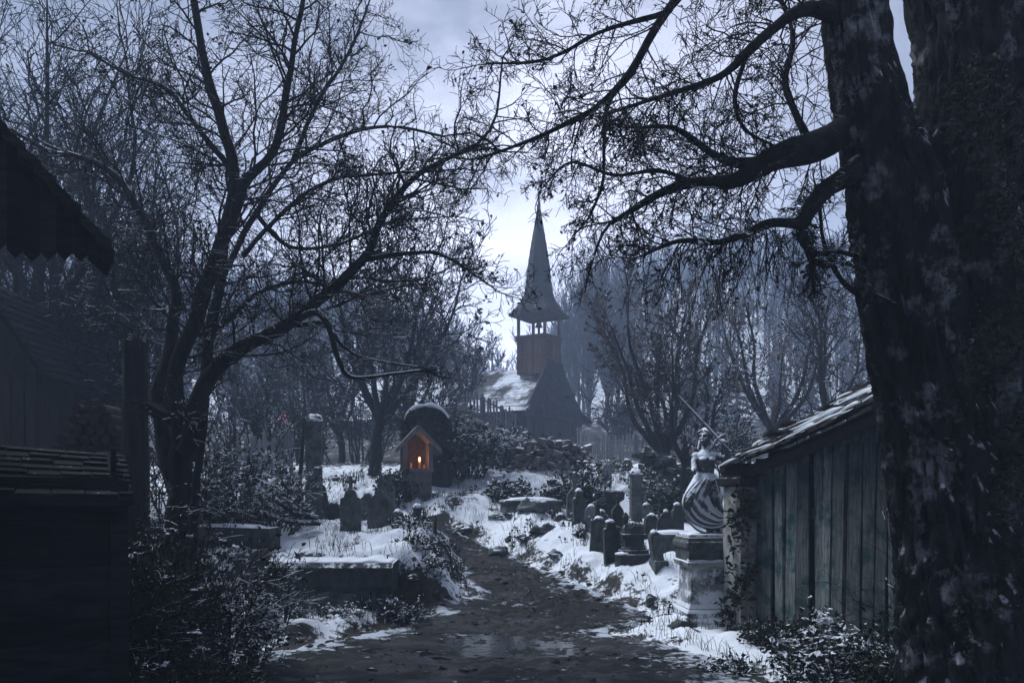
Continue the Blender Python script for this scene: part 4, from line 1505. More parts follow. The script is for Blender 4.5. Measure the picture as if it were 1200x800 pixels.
# ------------------------------------------------------------------ shrine, vault, candles, lantern
def shrine():
    Y = 18.6
    b = GP(488, Y)
    z = lambda py: CAMZ - (py - HOR) / F * Y
    zb, zs, ze, zr = z(592), z(551), z(524), z(499)
    b.z = zb
    s = Y / F
    rot = .22
    R = Matrix.Rotation(rot, 3, 'Z')
    C = Vector((X(488, Y), Y, 0))
    root = thing('wayside_shrine', 'small gabled timber shrine glowing orange inside, on the snow by the path', 'shrine', (C.x, C.y, zb))

    def L(x, y, zz):
        return C + R @ Vector((x, y, 0)) + Vector((0, 0, zz))
    hw, dp = 18 * s, .32
    m = MB()
    for k in range(4):
        zz0 = zb - .4 + (zs - zb + .4) * k / 4
        m.box(L(0, .0, zz0 + (zs - zb + .4) / 8), (hw * 2 * .9, dp * 2 - .1 + .02 * (k % 2), (zs - zb + .4) / 4 - .012), R)
    m.build('base', M['shrine_wood'], root)
    m = MB()
    m.box(L(0, -.02, zs), (hw * 2.05, dp * 2.1, .07), R)
    m.build('shelf', M['shrine_wood'], root)
    for sx in (-1, 1):
        for sy in (-1, 1):
            m = MB()
            m.box(L(sx * (hw - .06), sy * (dp - .06), (zs + ze) / 2 + .03), (.1, .1, ze - zs + .1), R)
            m.build('post', M['shrine_wood'], root)
    m = MB()
    m.box(L(0, dp - .03, (zs + ze) / 2 + .1), (hw * 1.9, .04, ze - zs + .3), R)
    m.build('back_panel', M['log'], root)
    for sx in (-1, 1):
        m = MB()
        m.box(L(sx * (hw - .03), 0, (zs + ze) / 2 + .03), (.03, dp * 1.7, ze - zs), R)
        m.build('side_panel', M['wood_dark'], root)
    for sx in (-1, 1):
        m = MB()
        pts = [(0, zr), (sx * (hw + .16), ze - .06), (sx * (hw + .16), ze - .16), (0, zr - .13)]
        v = [L(x, y, zz) for y in (-dp - .16, dp + .12) for x, zz in pts]
        m.raw([tuple(q) for q in v], [[0, 1, 2, 3], [7, 6, 5, 4], [0, 4, 5, 1], [1, 5, 6, 2], [2, 6, 7, 3], [3, 7, 4, 0]])
        m.build('roof_slope', M['shrine_wood'], root)
    # candles standing on the shelf, each lit
    for i, (x, y, h, lab) in enumerate([(.06, -.06, .15, 'single lit candle standing in the middle of the shrine shelf'), (-.13, .02, .12, 'unlit candle stub at the dark side of the shrine shelf'), (.18, .06, .09, 'shortest unlit candle stub on the shrine shelf')]):
        p = L(x, y, zs + .036)
        c = MB()
        c.tube([p, p + Vector((0, 0, h * .6)), p + Vector((0, 0, h))], [.034, .034, .032], 10)
        c.tube([p + Vector((0, 0, h)), p + Vector((.003, 0, h + .02))], [.004, .003], 5)
        o = tag(c.build('candle', M['wax'], origin=p), lab, 'candle')
        if i == 0:
            f = MB()
            f.lump(p + Vector((0, 0, h + .05)), .026, .026, .055, 8, 6, .05, flat=False)
            f.build('flame', M['flame'], o, origin=p)
    li = bpy.data.lights.new('candle_light', 'POINT')
    li.energy = 2.2
    li.color = (1.0, .42, .16)
    li.shadow_soft_size = .05
    lo = bpy.data.objects.new('candle_light', li)
    COL.objects.link(lo)
    lo.location = L(.06, -.1, zs + .26)


shrine()


def vault():
    Y = 20.2
    z = lambda py: CAMZ - (py - HOR) / F * Y
    s = Y / F
    C = Vector((X(500, Y), Y, 0))
    zb = z(596)
    root = thing('stone_vault', 'dark arched stone burial vault with ivy and snow on its curved top, behind the shrine', 'vault', (C.x, C.y, zb))
    w, zt = 52 * s, z(476)
    o = [(-w / 2, zb - .3), (w / 2, zb - .3), (w / 2, z(494))] + [(w / 2 * math.cos(a), z(494) + (zt - z(494)) * math.sin(a)) for a in np.linspace(0, math.pi, 14)[1:-1]] + [(-w / 2, z(494))]
    m = MB()
    m.prism(o, 0, 1.5, (C.x, Y, 0), -.05)
    m.build('body', M['wood_dark'], root)
    m = MB()
    m.box((C.x + w * .2, Y - .03, (zb + z(535)) / 2), (w * .32, .06, z(535) - zb))
    m.build('door', M['wood_black'], root)
    m = MB()
    R_ = []
    for a in np.linspace(.25, math.pi - .15, 16):
        c0 = Vector((C.x + w / 2 * math.cos(a), 0, z(494) + (zt - z(494)) * math.sin(a)))
        R_.append([c0 + Vector((0, Y - .1, -.02)), c0 + Vector((0, Y - .06, (.05 + .06 * noise.noise(c0 * 5)) * math.sin(a) + .03)), c0 + Vector((0, Y + 1.5, .06 * math.sin(a) + .03)), c0 + Vector((0, Y + 1.5, -.02))])
    m.loft(R_)
    m.build('snow_cap', M['snow'], root, smooth=True)
    m = MB()
    C_ = []
    for _ in range(1500):
        a = random.uniform(0, math.pi)
        rr = random.uniform(.8, 1.10)
        C_.append((C.x + w / 2 * math.cos(a) * rr, Y - random.uniform(.02, .15), z(500) + (zt - z(494)) * math.sin(a) * rr - random.uniform(0, .9) * abs(math.cos(a)) ** 2))
    m.leaves(C_, .11)
    m.build('ivy', M['leaf_dark'], root)
    m = MB()
    m.box((X(545, 19.4), 19.4, CAMZ - (594 - HOR) / F * 19.4), (1.5, .5, .28), Matrix.Rotation(-.06, 3, 'Z'), jit=.03)
    t = thing('stone_ledge', 'low dark stone ledge with snow behind it, right of the shrine', 'ledge', (X(545, 19.4), 19.4, H(X(545, 19.4), 19.4)))
    m.build('block', M['stone_dark'], t)
    snow_cap((X(545, 19.4), 19.45, CAMZ - (587 - HOR) / F * 19.4), .7, .22, .06, t, 9)


vault()


def lantern():
    Y = 25
    p = GP(330, Y)
    q = P(332, 489, Y)
    root = thing('red_lantern', 'small red glowing lantern on a thin post among the left trees', 'lantern', p)
    m = MB()
    m.tube([p - Vector((0, 0, .2)), q - Vector((0, 0, .2))], [.05, .04], 6)
    m.build('post', M['wood_dark'], root)
    m = MB()
    square_loft(m, q, [(.10, .06), (.13, .13), (.2, .02)], .3)
    m.build('housing', M['iron'], root)
    m = MB()
    m.lump(q - Vector((0, 0, .02)), .115, .115, .13, 14, 10, .1, flat=False)
    m.build('glass', M['red_glass'], root)


lantern()


# ------------------------------------------------------------------ statue and pedestal
SY = 10.8
SX = X(829, SY)
s_ = SY / F


def pedestal():
    gz = CAMZ - (738 - HOR) / F * SY
    b = Vector((SX, SY, gz))
    root = thing('statue_pedestal', 'stepped pale stone pedestal dusted with snow under the sword-bearing statue', 'pedestal', b)
    z = lambda py: CAMZ - (py - HOR) / F * SY - gz
    rot = .06

    def blk(name, lv, mat=M['stone_ped']):
        m = MB()
        square_loft(m, b, lv, rot)
        o = m.build(name, mat, root)
        bv = o.modifiers.new('bevel', 'BEVEL')
        bv.width = .012
        bv.segments = 2
        return o
    r = lambda px: px / 2 * s_
    blk('bottom_step', [(-.2, r(76)), (z(729), r(76)), (z(728.5), r(73))])
    blk('step', [(z(728.4), r(71)), (z(721.5), r(70)), (z(721), r(68))])
    blk('step', [(z(720.9), r(67)), (z(714), r(66)), (z(710), r(63))])
    blk('shaft', [(z(710), r(62)), (z(704), r(58)), (z(690), r(55)), (z(668), r(53)), (z(663), r(53))])
    blk('moulding', [(z(663), r(55)), (z(661), r(63)), (z(656), r(65)), (z(655), r(62))])
    blk('frieze', [(z(655), r(61)), (z(643), r(61))], M['stone'])
    blk('cornice', [(z(643), r(61)), (z(640), r(66)), (z(634), r(67)), (z(632), r(63)), (z(628), r(62))], M['stone'])
    # snow packed on the ledges
    for py, w in ((728.5, 72), (721, 68), (655, 62), (661, 0)):
        if not w:
            continue
        m = MB()
        n = 30
        for sy in (-1,):
            rings = []
            for i in range(n + 1):
                x = -r(w) + 2 * r(w) * i / n
                t = .012 + .022 * max(0, .5 + noise.noise(Vector((x * 9, py, 0))))
                y0 = -r(w)
                R = Matrix.Rotation(rot, 3, 'Z')
                rings.append([b + R @ Vector((x, y0 - .005, z(py))), b + R @ Vector((x, y0 + .01, z(py) + t)), b + R @ Vector((x, y0 + .055, z(py) + t * 1.2)), b + R @ Vector((x, y0 + .07, z(py)))])
            m.loft(rings)
        m.build('snow_cap', M['snow'], root, smooth=True)


pedestal()


def tapered(mb, pts, rads, seg=12, per=5):
    sp = smooth_pts([Vector(p) for p in pts], per)
    rr = np.interp(np.linspace(0, len(rads) - 1, len(sp)), np.arange(len(rads)), rads)
    mb.tube(sp, list(rr), seg)
    mb.lump(sp[0], rr[0], rr[0], rr[0], 10, 8, 0, flat=False)
    mb.lump(sp[-1], rr[-1], rr[-1], rr[-1], 10, 8, 0, flat=False)


def statue():
    top = CAMZ - (627 - HOR) / F * SY
    O = Vector((SX, SY, top))
    root = thing('statue', 'snow-dusted stone statue of a draped woman raising a long sword', 'statue', O)

    def Q(px, py, y=0.0):
        return Vector(((px - 829) * s_, y, (627 - py) * s_))
    body = MB()
    # torso
    rings = []
    for py, cx, rx, ry in [(566, 826, 15.5, 12), (560, 826, 13, 10.5), (554, 826.5, 10.2, 8.6), (548, 827, 10.5, 8.6), (542, 827, 12, 9.6), (537, 827, 13, 10.2), (533, 827, 13, 8.5), (530, 827, 9, 6.5), (527, 827, 5, 5), (522, 826.5, 4.3, 4.3), (516, 826, 4.2, 4.2)]:
        rings.append([Q(cx + rx * math.cos(a), py, -ry * s_ * -math.sin(a)) for a in np.linspace(0, 2 * math.pi, 19)[:-1]])
    body.loft([[q for q in r] for r in rings])
    for sx in (-1, 1):
        body.lump(Q(827 + sx * 5, 539.5, -.085), .05, .05, .05, 12, 8, 0, flat=False)
    # head: skull, jaw, brow, nose, lips, chin; turned to the viewer's left
    hd = Matrix.Rotation(rad(-32), 3, 'Z')
    hc = Q(825.5, 511.5, -.01)

    def Hd(x, y, z):
        return hc + hd @ Vector((x, y, z))
    hs = 1.0
    body.lump(Hd(0, .008, .012), .068, .083, .085, 16, 12, 0, flat=False)
    body.lump(Hd(0, -.022, -.045), .05, .058, .06, 14, 10, 0, flat=False)
    body.lump(Hd(0, -.062, -.085), .02, .018, .016, 10, 8, 0, flat=False)
    tapered(body, [Hd(0, -.078, .012), Hd(0, -.090, -.012), Hd(0, -.098, -.028)], [.009, .011, .014], 8, 2)
    for sx in (-1, 1):
        tapered(body, [Hd(sx * .045, -.062, .024), Hd(sx * .026, -.078, .028), Hd(sx * .008, -.078, .02)], [.009, .010, .008], 6, 2)
        body.lump(Hd(sx * .026, -.066, .006), .013, .011, .009, 8, 6, 0, flat=False)
        body.lump(Hd(sx * .036, -.05, -.03), .02, .02, .018, 8, 6, 0, flat=False)
        body.lump(Hd(sx * .069, .0, -.004), .008, .02, .03, 8, 6, 0, flat=False)
    tapered(body, [Hd(-.02, -.074, -.056), Hd(0, -.083, -.053), Hd(.02, -.074, -.056)], [.006, .008, .006], 6, 2)
    tapered(body, [Hd(-.016, -.072, -.068), Hd(0, -.08, -.067), Hd(.016, -.072, -.068)], [.006, .009, .006], 6, 2)

    def hand(wrist, dirv, palmn, curl, scale=1.0, mirror=1):
        """palm, four unequal fingers that bend, a thumb from the side of the palm"""
        d = dirv.normalized()
        nrm = (palmn - d * palmn.dot(d)).normalized()
        sd = d.cross(nrm) * mirror
        pc = wrist + d * .038 * scale
        tapered(body, [wrist, pc + d * .02 * scale], [.019 * scale, .026 * scale], 8, 2)
        for k, ln in enumerate((.062, .070, .066, .052)):
            off = sd * (k - 1.5) * .0155 * scale
            p = pc + d * .034 * scale + off
            pts = [p]
            a = 0.0
            for seg_, f in enumerate((.45, .32, .23)):
                a += curl * (.6 if seg_ == 0 else 1.0)
                p = p + (d * math.cos(a) + nrm * math.sin(a)) * ln * f * scale
                pts.append(p)
            body.tube(pts, [.0085 * scale, .008 * scale, .0072 * scale, .006 * scale], 7)
            body.lump(pts[-1], .006 * scale, .006 * scale, .006 * scale, 6, 5, 0, flat=False)
        tb = pc - sd * .024 * scale - d * .015 * scale
        tp = [tb, tb + (d * .55 - sd * .6 + nrm * .3) * .03 * scale, tb + (d * 1.0 - sd * .45 + nrm * .9) * .042 * scale]
        body.tube(tp, [.011 * scale, .0095 * scale, .007 * scale], 7)
        body.lump(tp[-1], .007 * scale, .007 * scale, .007 * scale, 6, 5, 0, flat=False)
    # arm on the viewer's left: hangs down, forearm turned outward
    body.lump(Q(815.5, 534.5, 0), .058, .055, .055, 12, 8, 0, flat=False)
    tapered(body, [Q(816, 534, 0), Q(813, 542, -.03), Q(812, 549, -.08)], [.05, .044, .036], 12)
    tapered(body, [Q(812, 549, -.08), Q(809.5, 551.5, -.14), Q(807.5, 553, -.2)], [.036, .031, .022], 12)
    hand(Q(807.5, 553, -.2), Vector((-.5, -.7, .1)), Vector((0, -.2, 1)), .35, 1.05)
    # arm on the viewer's right: elbow out and up, fist at the shoulder around the sword grip
    body.lump(Q(838.5, 534.5, 0), .058, .055, .055, 12, 8, 0, flat=False)
    tapered(body, [Q(838, 534, 0), Q(846, 537, -.02), Q(852, 535, -.05)], [.05, .044, .037], 12)
    tapered(body, [Q(852, 535, -.05), Q(849, 529, -.1), Q(846, 523.5, -.12)], [.037, .032, .023], 12)
    hand(Q(846, 524, -.12), Vector((-.15, .05, 1)), Vector((-.3, 1, 0)), 1.15, 1.05, -1)
    # the bent leg under the cloth, knee to the viewer's left, and a bare foot
    tapered(body, [Q(821, 566, 0), Q(809, 580, -.1), Q(803, 592, -.12)], [.12, .095, .07], 12)
    tapered(body, [Q(803, 592, -.12), Q(815, 606, -.04), Q(828, 617, .02)], [.07, .06, .04], 12)
    tapered(body, [Q(832, 566, 0), Q(838, 590, -.02), Q(843, 612, -.03)], [.12, .09, .06], 12)
    tapered(body, [Q(843, 615, -.04), Q(846, 622, -.12), Q(846, 624, -.2)], [.045, .04, .025], 10)
    bo = body.build('body', M['statue'], root, origin=(0, 0, 0), smooth=True)
    rm = bo.modifiers.new('remesh', 'REMESH')
    rm.mode = 'VOXEL'
    rm.voxel_size = .0065
    rm.use_smooth_shade = True
    sm = bo.modifiers.new('smooth', 'SMOOTH')
    sm.factor = .5
    sm.iterations = 2
    # hair gathered at the nape, with a small crown
    hb = MB()
    hb.lump(Hd(0, .026, .034), .084, .088, .08, 28, 18, .12, flat=False)
    hb.lump(Hd(0, .105, .035), .052, .05, .055, 16, 12, .3, flat=False)
    for sx in (-1, 1):
        for k in range(6):
            a = .25 + .22 * k
            hb.tube([Hd(sx * .012, -.062 + .012 * k, .085 - .004 * k), Hd(sx * .06, -.045 + .02 * k, .062 - .01 * k), Hd(sx * .083, .0 + .012 * k, .01 - .012 * k), Hd(sx * .06, .06, -.02), Hd(sx * .02, .10, .01)], [.008, .013, .014, .012, .008], 6)
        hb.tube([Hd(sx * .07, .03, -.03), Hd(sx * .078, .03, -.09), Hd(sx * .085, .0, -.14), Hd(sx * .075, -.03, -.2)], [.016, .018, .016, .006], 7)
    hb.build('hair', M['statue'], root, origin=(0, 0, 0), smooth=True)
    # skirt with folds, sweeping out to the viewer's left and back to the base
    sk = MB()
    lv = [(556, 826.5, 12.5, 10.5, 0), (562, 826.5, 15, 13, 0), (570, 825.5, 16.2, 13.5, .2), (580, 825.5, 16, 13.5, .5), (590, 827.5, 15.5, 13, .7), (600, 832, 14.5, 13, .8), (610, 837.5, 13.5, 12, 1), (620, 841, 13.5, 13, 1.1), (627, 842, 15, 14, 1.2)]
    rings = []
    K = 72
    for i in range(len(lv) - 1):
        for kk in range(4):
            t = kk / 4
            a_ = [lv[i][c] * (1 - t) + lv[i + 1][c] * t for c in range(5)]
            row = []
            for j in range(K):
                a = 2 * math.pi * j / K
                f = 1 + a_[4] * (.07 * math.sin(a * 6 + a_[0] * .11) + .03 * math.sin(a * 11 - a_[0] * .07)) + .02 * noise.noise(Vector((math.cos(a) * 2, math.sin(a) * 2, a_[0] * .06)))
                row.append(Q(a_[1] + a_[2] * f * math.cos(a), a_[0], a_[3] * s_ * f * math.sin(a)))
            rings.append(row)
    sk.loft(rings)
    sk.build('skirt', M['statue'], root, origin=(0, 0, 0), smooth=True)
    # the heavy swags of cloth that billow out and curl round below the knee
    for pts, r0, dp in [([(818, 559, -.10), (807, 570, -.12), (799, 582, -.13), (798, 594, -.14), (804, 606, -.15), (816, 615, -.16), (832, 618, -.16), (846, 613, -.15), (858, 603, -.12)], .017, .05),
                        ([(800, 598, -.05), (808, 613, -.06), (822, 623, -.07), (842, 623, -.07), (857, 612, -.05)], .018, .10),
                        ([(836, 562, -.12), (838, 576, -.15), (840, 590, -.16), (845, 602, -.16)], .02, .03),
                        ([(813, 559, -.05), (821, 563, -.125), (832, 563, -.125), (840, 558, -.05)], .024, .03)]:
        m = MB()
        sp = smooth_pts([Q(*p) for p in pts], 8)
        n = len(sp)
        rings = []
        for i, q in enumerate(sp):
            tg = (sp[min(n - 1, i + 1)] - sp[max(0, i - 1)]).normalized()
            nn = Vector((tg.z, 0, -tg.x)).normalized()
            tt = (i + .6) / (n + .2)
            e = min(1, tt * 6, (1 - tt) * 7) * (.45 + .65 * tt)
            wob = 1 + .25 * noise.noise(q * 9)
            rings.append([q + nn * r0 * e * wob * math.cos(a) + Vector((0, dp * e * math.sin(a), 0)) for a in np.linspace(0, 2 * math.pi, 17)[:-1]])
        m.loft(rings)
        m.build('fold', M['statue_fold'], root, origin=(0, 0, 0), smooth=True)
    # the billowing cloth itself, pleated along its sweep
    Oc = smooth_pts([Q(*p) for p in [(817, 560, -.10), (806, 570, -.12), (799, 582, -.13), (798, 594, -.14), (804, 606, -.15), (816, 615, -.16), (832, 618, -.16), (846, 613, -.15), (858, 603, -.12)]], 8)
    Ic = smooth_pts([Q(*p) for p in [(833, 561, -.12), (831, 568, -.13), (830, 576, -.13), (831, 584, -.13), (834, 591, -.13), (838, 596, -.13), (843, 600, -.12), (848, 601, -.11), (853, 600, -.10)]], 8)
    m = MB()
    rings = []
    nu = 34
    for i, (a_, b_) in enumerate(zip(Ic, Oc)):
        t = i / (len(Oc) - 1)
        fr, bk = [], []
        for k in range(nu + 1):
            u = k / nu
            q = a_.lerp(b_, u)
            rip = .014 * math.sin(u * u * 2 * math.pi * 3.4 + 1.6 * t + 2.2 * noise.noise(Vector((t * 4, u * 2, 0)))) * min(1, 4 * u) * (.4 + .6 * math.sin(math.pi * t))
            q = q + Vector((0, -.05 * math.sin(math.pi * u) - rip, 0))
            fr.append(q)
            bk.append(q + Vector((0, .05, 0)))
        rings.append(fr + bk[::-1])
    m.loft(rings)
    m.build('train', M['statue_fold'], root, origin=(0, 0, 0), smooth=True)
    # sword: blade, guard, grip, pommel
    tip, hilt = Q(793, 463, -.06), Q(847.5, 524, -.135)
    d = (tip - hilt).normalized()
    side = d.cross(Vector((0, 1, 0))).normalized()
    fl = d.cross(side)
    g0 = hilt + d * .13
    m = MB()
    rings = []
    Lb = (tip - g0).length
    for t, w in ((0, .022), (.5, .019), (.9, .014), (1, .001)):
        c = g0 + d * Lb * t
        rings.append([c + side * w, c + fl * w * .45, c - side * w, c - fl * w * .45])
    m.loft(rings)
    sw = m.build('sword', M['statue'], root, origin=(0, 0, 0))
    m = MB()
    m.tube([g0 - side * .09, g0 - side * .045 + d * .01, g0 + side * .045 + d * .01, g0 + side * .09], [.011, .015, .015, .011], 7)
    m.build('guard', M['statue'], sw, origin=(0, 0, 0))
    m = MB()
    tapered(m, [g0, hilt, hilt - d * .06], [.013, .015, .014], 8, 2)
    m.lump(hilt - d * .075, .022, .022, .022, 10, 8, 0, flat=False)
    m.build('grip', M['statue'], sw, origin=(0, 0, 0), smooth=True)
    m = MB()
    square_loft(m, (0, 0, 0), [(-.002, r_ * s_) for r_ in (29,)] + [(.022, 28.5 * s_), (.03, 27 * s_)], .06)
    m.build('base', M['statue'], root, origin=(0, 0, 0))


statue()


# ------------------------------------------------------------------ the board shed on the right
def shed():
    A, Bp = Vector((X(884, 10.2), 10.2, 0)), Vector((X(1135, 7.5), 7.5, 0))
    d = (Bp - A).normalized()
    nrm = Vector((-d.y, d.x, 0))            # away from the camera
    if nrm.y < 0:
        nrm = -nrm
    L = (Bp - A).length
    root = thing('wooden_shed', 'leaning shed of grey-green upright boards with snowy shingle roof beside the great trunk', 'shed', (A.x, A.y, 0))

    def Wp(t, b, z):
        return A + d * t + nrm * b + Vector((0, 0, z))
    ang = math.atan2(d.y, d.x)
    eave = lambda t: 2.10 + .255 * t
    # boards
    m = MB()
    t = .0
    while t < L:
        w = random.uniform(.15, .24)
        h = eave(t + w / 2) - .06
        rot = Matrix.Rotation(ang, 3, 'Z') @ Matrix.Rotation(random.uniform(-.012, .03), 3, 'Y') @ Matrix.Rotation(random.uniform(-.05, .05), 3, 'Z')
        m.box(Wp(t + w / 2, random.uniform(-.035, .035), h / 2 - .05 + random.uniform(-.03, .03)), (w - random.uniform(.02, .05), .028, h + .1), rot, jit=.014)
        t += w
    for f in (.45, 1.5):
        m.box(Wp(L / 2, .07, f), (L, .06, .12), Matrix.Rotation(ang, 3, 'Z'))
    m.build('front_boards', M['shed_board'], root)
    m = MB()
    m.box(Wp(L / 2, .22, 1.1), (L, .03, 2.3), Matrix.Rotation(ang, 3, 'Z'))
    m.build('inner_wall', M['wood_black'], root)
    # end wall going back
    m = MB()
    for k in range(12):
        b = .12 + k * .2
        h = 2.08 + b * .42
        m.box(Wp(.0, b, h / 2), (.03, .17, h), Matrix.Rotation(ang, 3, 'Z'), jit=.01)
    m.build('end_boards', M['shed_board'], root)
    # plaster pillar at the corner with a capital
    m = MB()
    c = Wp(-.17, -.03, 0)
    rings = []
    for i in range(16):
        z = -.1 + 1.92 * i / 15
        row = []
        for a_ in np.linspace(0, 2 * math.pi, 25)[:-1]:
            cx, sy = math.cos(a_), math.sin(a_)
            k = .17 / max(abs(cx), abs(sy)) ** .85 * (1 + .08 * noise.noise(Vector((cx * 2, sy * 2, z * 2))) + .03 * noise.noise(Vector((cx * 6, sy * 6, z * 7))))
            row.append(c + Matrix.Rotation(ang, 3, 'Z') @ Vector((cx * k, sy * k, z)))
        rings.append(row)
    m.loft(rings)
    m.build('pillar', M['plaster'], root)
    m = MB()
    square_loft(m, c, [(1.80, .17), (1.83, .22), (1.90, .23), (1.92, .18), (1.95, .18), (1.98, .2), (2.08, .2)], ang)
    m.build('capital', M['wood_dark'], root)
    m = MB()
    for kx in range(2):
        pts = [Wp(-.25, -.08 + kx * .1, eave(-.25) - .12), Wp(L * .5, -.1 + kx * .1, eave(L * .5) - .14), Wp(L, -.08 + kx * .1, eave(L) - .1)]
        m.tube(pts, [.07, .075, .07], 6)
    m.build('eave_beam', M['wood_dark'], root)
    # sagging roof rising away from the wall
    m = MB()
    rows, cols = 9, 26
    bl, tl, rise = -.34, L + .3, .62

    def roofp(t, b):
        sag = -.06 * math.sin(math.pi * min(1, max(0, t / L))) + .035 * noise.noise(Vector((t * 1.7, b * 1.7, 3)))
        return Wp(t, b, eave(t) - .02 + (b + .34) * rise * .8 + sag)
    for i in range(rows):
        b0 = bl + i * .25
        for j in range(cols):
            t0 = -.28 + (tl + .28) * j / cols
            t1 = -.28 + (tl + .28) * (j + .93) / cols
            if random.random() < .05:
                continue
            jb = random.uniform(-.06, .06)
            lift = Vector((0, 0, random.uniform(.015, .05) + (.09 if random.random() < .06 else 0)))
            v = [roofp(t0, b0 + jb) + lift, roofp(t1, b0 + jb) + lift * random.uniform(.7, 1.3), roofp(t1, b0 + .36), roofp(t0, b0 + .36)]
            w = [q - Vector((0, 0, .028)) for q in v]
            m.raw([tuple(q) for q in v + w], [[0, 1, 2, 3], [0, 4, 5, 1], [1, 5, 6, 2], [3, 7, 4, 0], [7, 6, 5, 4]])
    m.build('roof', M['shed_roof'], root)
    m = MB()
    k = 24
    V, Fq = [], []
    for i in range(2):
        for j in range(k + 1):
            V.append(tuple(roofp(-.24 + (tl + .2) * j / k, bl + .06 + i * 2.3) - Vector((0, 0, .05))))
    m.raw(V, [np.array([[j, j + 1, k + 2 + j, k + 1 + j] for j in range(k)])])
    m.build('roof_boards', M['wood_black'], root)
    # ridges of snow left along the shingle courses
    m = MB()
    for i, cov in ((0, .22), (1, -.02), (2, .06), (3, -.05), (4, .1), (5, -.02), (6, .0)):
        b0 = bl + i * .25 + .02
        run = []
        for j in range(140):
            t = -.27 + (tl + .27) * j / 139
            k = noise.noise(Vector((t * 3.4, i * 7.7, 1))) + cov
            if k > 0 and j < 139:
                run.append((t, k))
            else:
                if len(run) > 3:
                    rings = []
                    for q, (tt, kk) in enumerate(run):
                        e = math.sin(math.pi * (q + .5) / len(run)) ** .5
                        hgt = (.010 + .035 * min(.6, kk)) * e
                        wd = .03 + .10 * min(.5, kk) * e
                        p0 = roofp(tt, b0) + Vector((0, 0, .045))
                        p1 = roofp(tt, b0 + wd) + Vector((0, 0, .03))
                        rings.append([p0 + Vector((0, 0, -.012)), p0 + Vector((0, 0, hgt * .8)), p0.lerp(p1, .5) + Vector((0, 0, hgt)), p1])
                    m = MB()
                    m.loft(rings)
                    m.build('roof_snow', M['snow'], root, smooth=True)
                run = []
    # ivy hanging on the pillar
    iv, sv = MB(), MB()
    st = Style(wob=.3, up=(-.12, -.1), ang=(15, 50), counts=(4, 2), rmin=.004, tips=0)
    C_ = []
    for _ in range(30):
        p = Wp(random.uniform(-.26, .02), -.21, random.uniform(.1, 1.7))
        lf = []
        stt = Style(wob=.3, up=(-.1, -.1), ang=(15, 50), counts=(5, 2), rmin=.004, tips=1.0)
        if random.random() < .75 and p.x > c.x - .05 and p.z > .8:
            continue
        grow(sv, p, Vector((random.uniform(-.2, .4), -.2, random.uniform(-.8, .4))), .2, .006, 0, stt, lf, 1)
        C_ += lf * 2
    C_ = np.array(C_) + RNG.normal(size=(len(C_), 3)) * .04
    sv.build('ivy', M['twig'], root)
    iv.leaves(C_, .055)
    iv.build('ivy', M['leaf_dark'], root)


shed()


# ------------------------------------------------------------------ buildings on the left
def near_house():
    """gable end of a dark house; it stands turned so that its eaves run away to the left"""
    ex, Y0 = X(132, 5.7), 5.7
    ang = rad(31)
    R = Matrix.Rotation(ang, 3, 'Z')
    O = Vector((ex, Y0, 0))
    ez = CAMZ - (296 - HOR) / F * Y0
    slope, hw, dp = 1.07, 2.1, 0.55
    rz = ez + hw * slope
    w0 = O + R @ Vector((-hw, .5, 0))
    g = H(w0.x, w0.y)
    root = thing('house', 'near-black house with deep jagged-edged gable overhang at the edge of the picture', 'house', (w0.x, w0.y, g))

    def L(x, y, z):
        return O + R @ Vector((x, y, 0)) + Vector((0, 0, z))
    for sgn in (1, -1):
        m = MB()
        rows, n_ = 24, 5
        for i in range(rows):
            for j in range(n_):
                y0 = -.1 + dp * j / n_
                y1 = y0 + dp / n_ * .93
                xa = hw * i / rows
                xb = hw * min(1, (i + 1.3) / rows)
                xx = (lambda q: -q) if sgn > 0 else (lambda q: -2 * hw + q)
                li = random.uniform(.02, .05)
                jb = random.uniform(-.02, .02)
                v = [L(xx(xa + jb), y0, ez + (xa + jb) * slope + li), L(xx(xa + jb), y1, ez + (xa + jb) * slope + li), L(xx(xb), y1, ez + xb * slope), L(xx(xb), y0, ez + xb * slope)]
                if sgn < 0:
                    v = [v[1], v[0], v[3], v[2]]
                w = [q - Vector((0, 0, .08)) for q in v]
                m.raw([tuple(q) for q in v + w], [[0, 1, 2, 3], [7, 6, 5, 4], [0, 4, 5, 1], [0, 3, 7, 4], [1, 5, 6, 2]])
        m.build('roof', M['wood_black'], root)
    m = MB()
    n_ = 44
    for k in range(n_):
        x0 = -2 * hw + .05 + (2 * hw - .1) * k / n_
        x1 = x0 + 2 * hw / n_ * .97
        tz = lambda x: rz - abs(x + hw) * slope - .05
        lo = ez - .02 + random.uniform(-.05, .03)
        if min(tz(x0), tz(x1)) <= lo:
            continue
        mid = (x0 + x1) / 2
        m.prism([(x0, lo), (mid, lo - .05), (x1, lo), (x1, tz(x1)), (x0, tz(x0))], .02 + .012 * (k % 2), .05 + .012 * (k % 2), O, ang)
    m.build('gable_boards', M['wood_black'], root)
    m = MB()
    m.box(L(-1.9, 1.5, (ez + g) / 2 + .3), (1.6, 2.8, ez - g + .9), R)
    m.build('wall', M['wood_black'], root)


near_house()


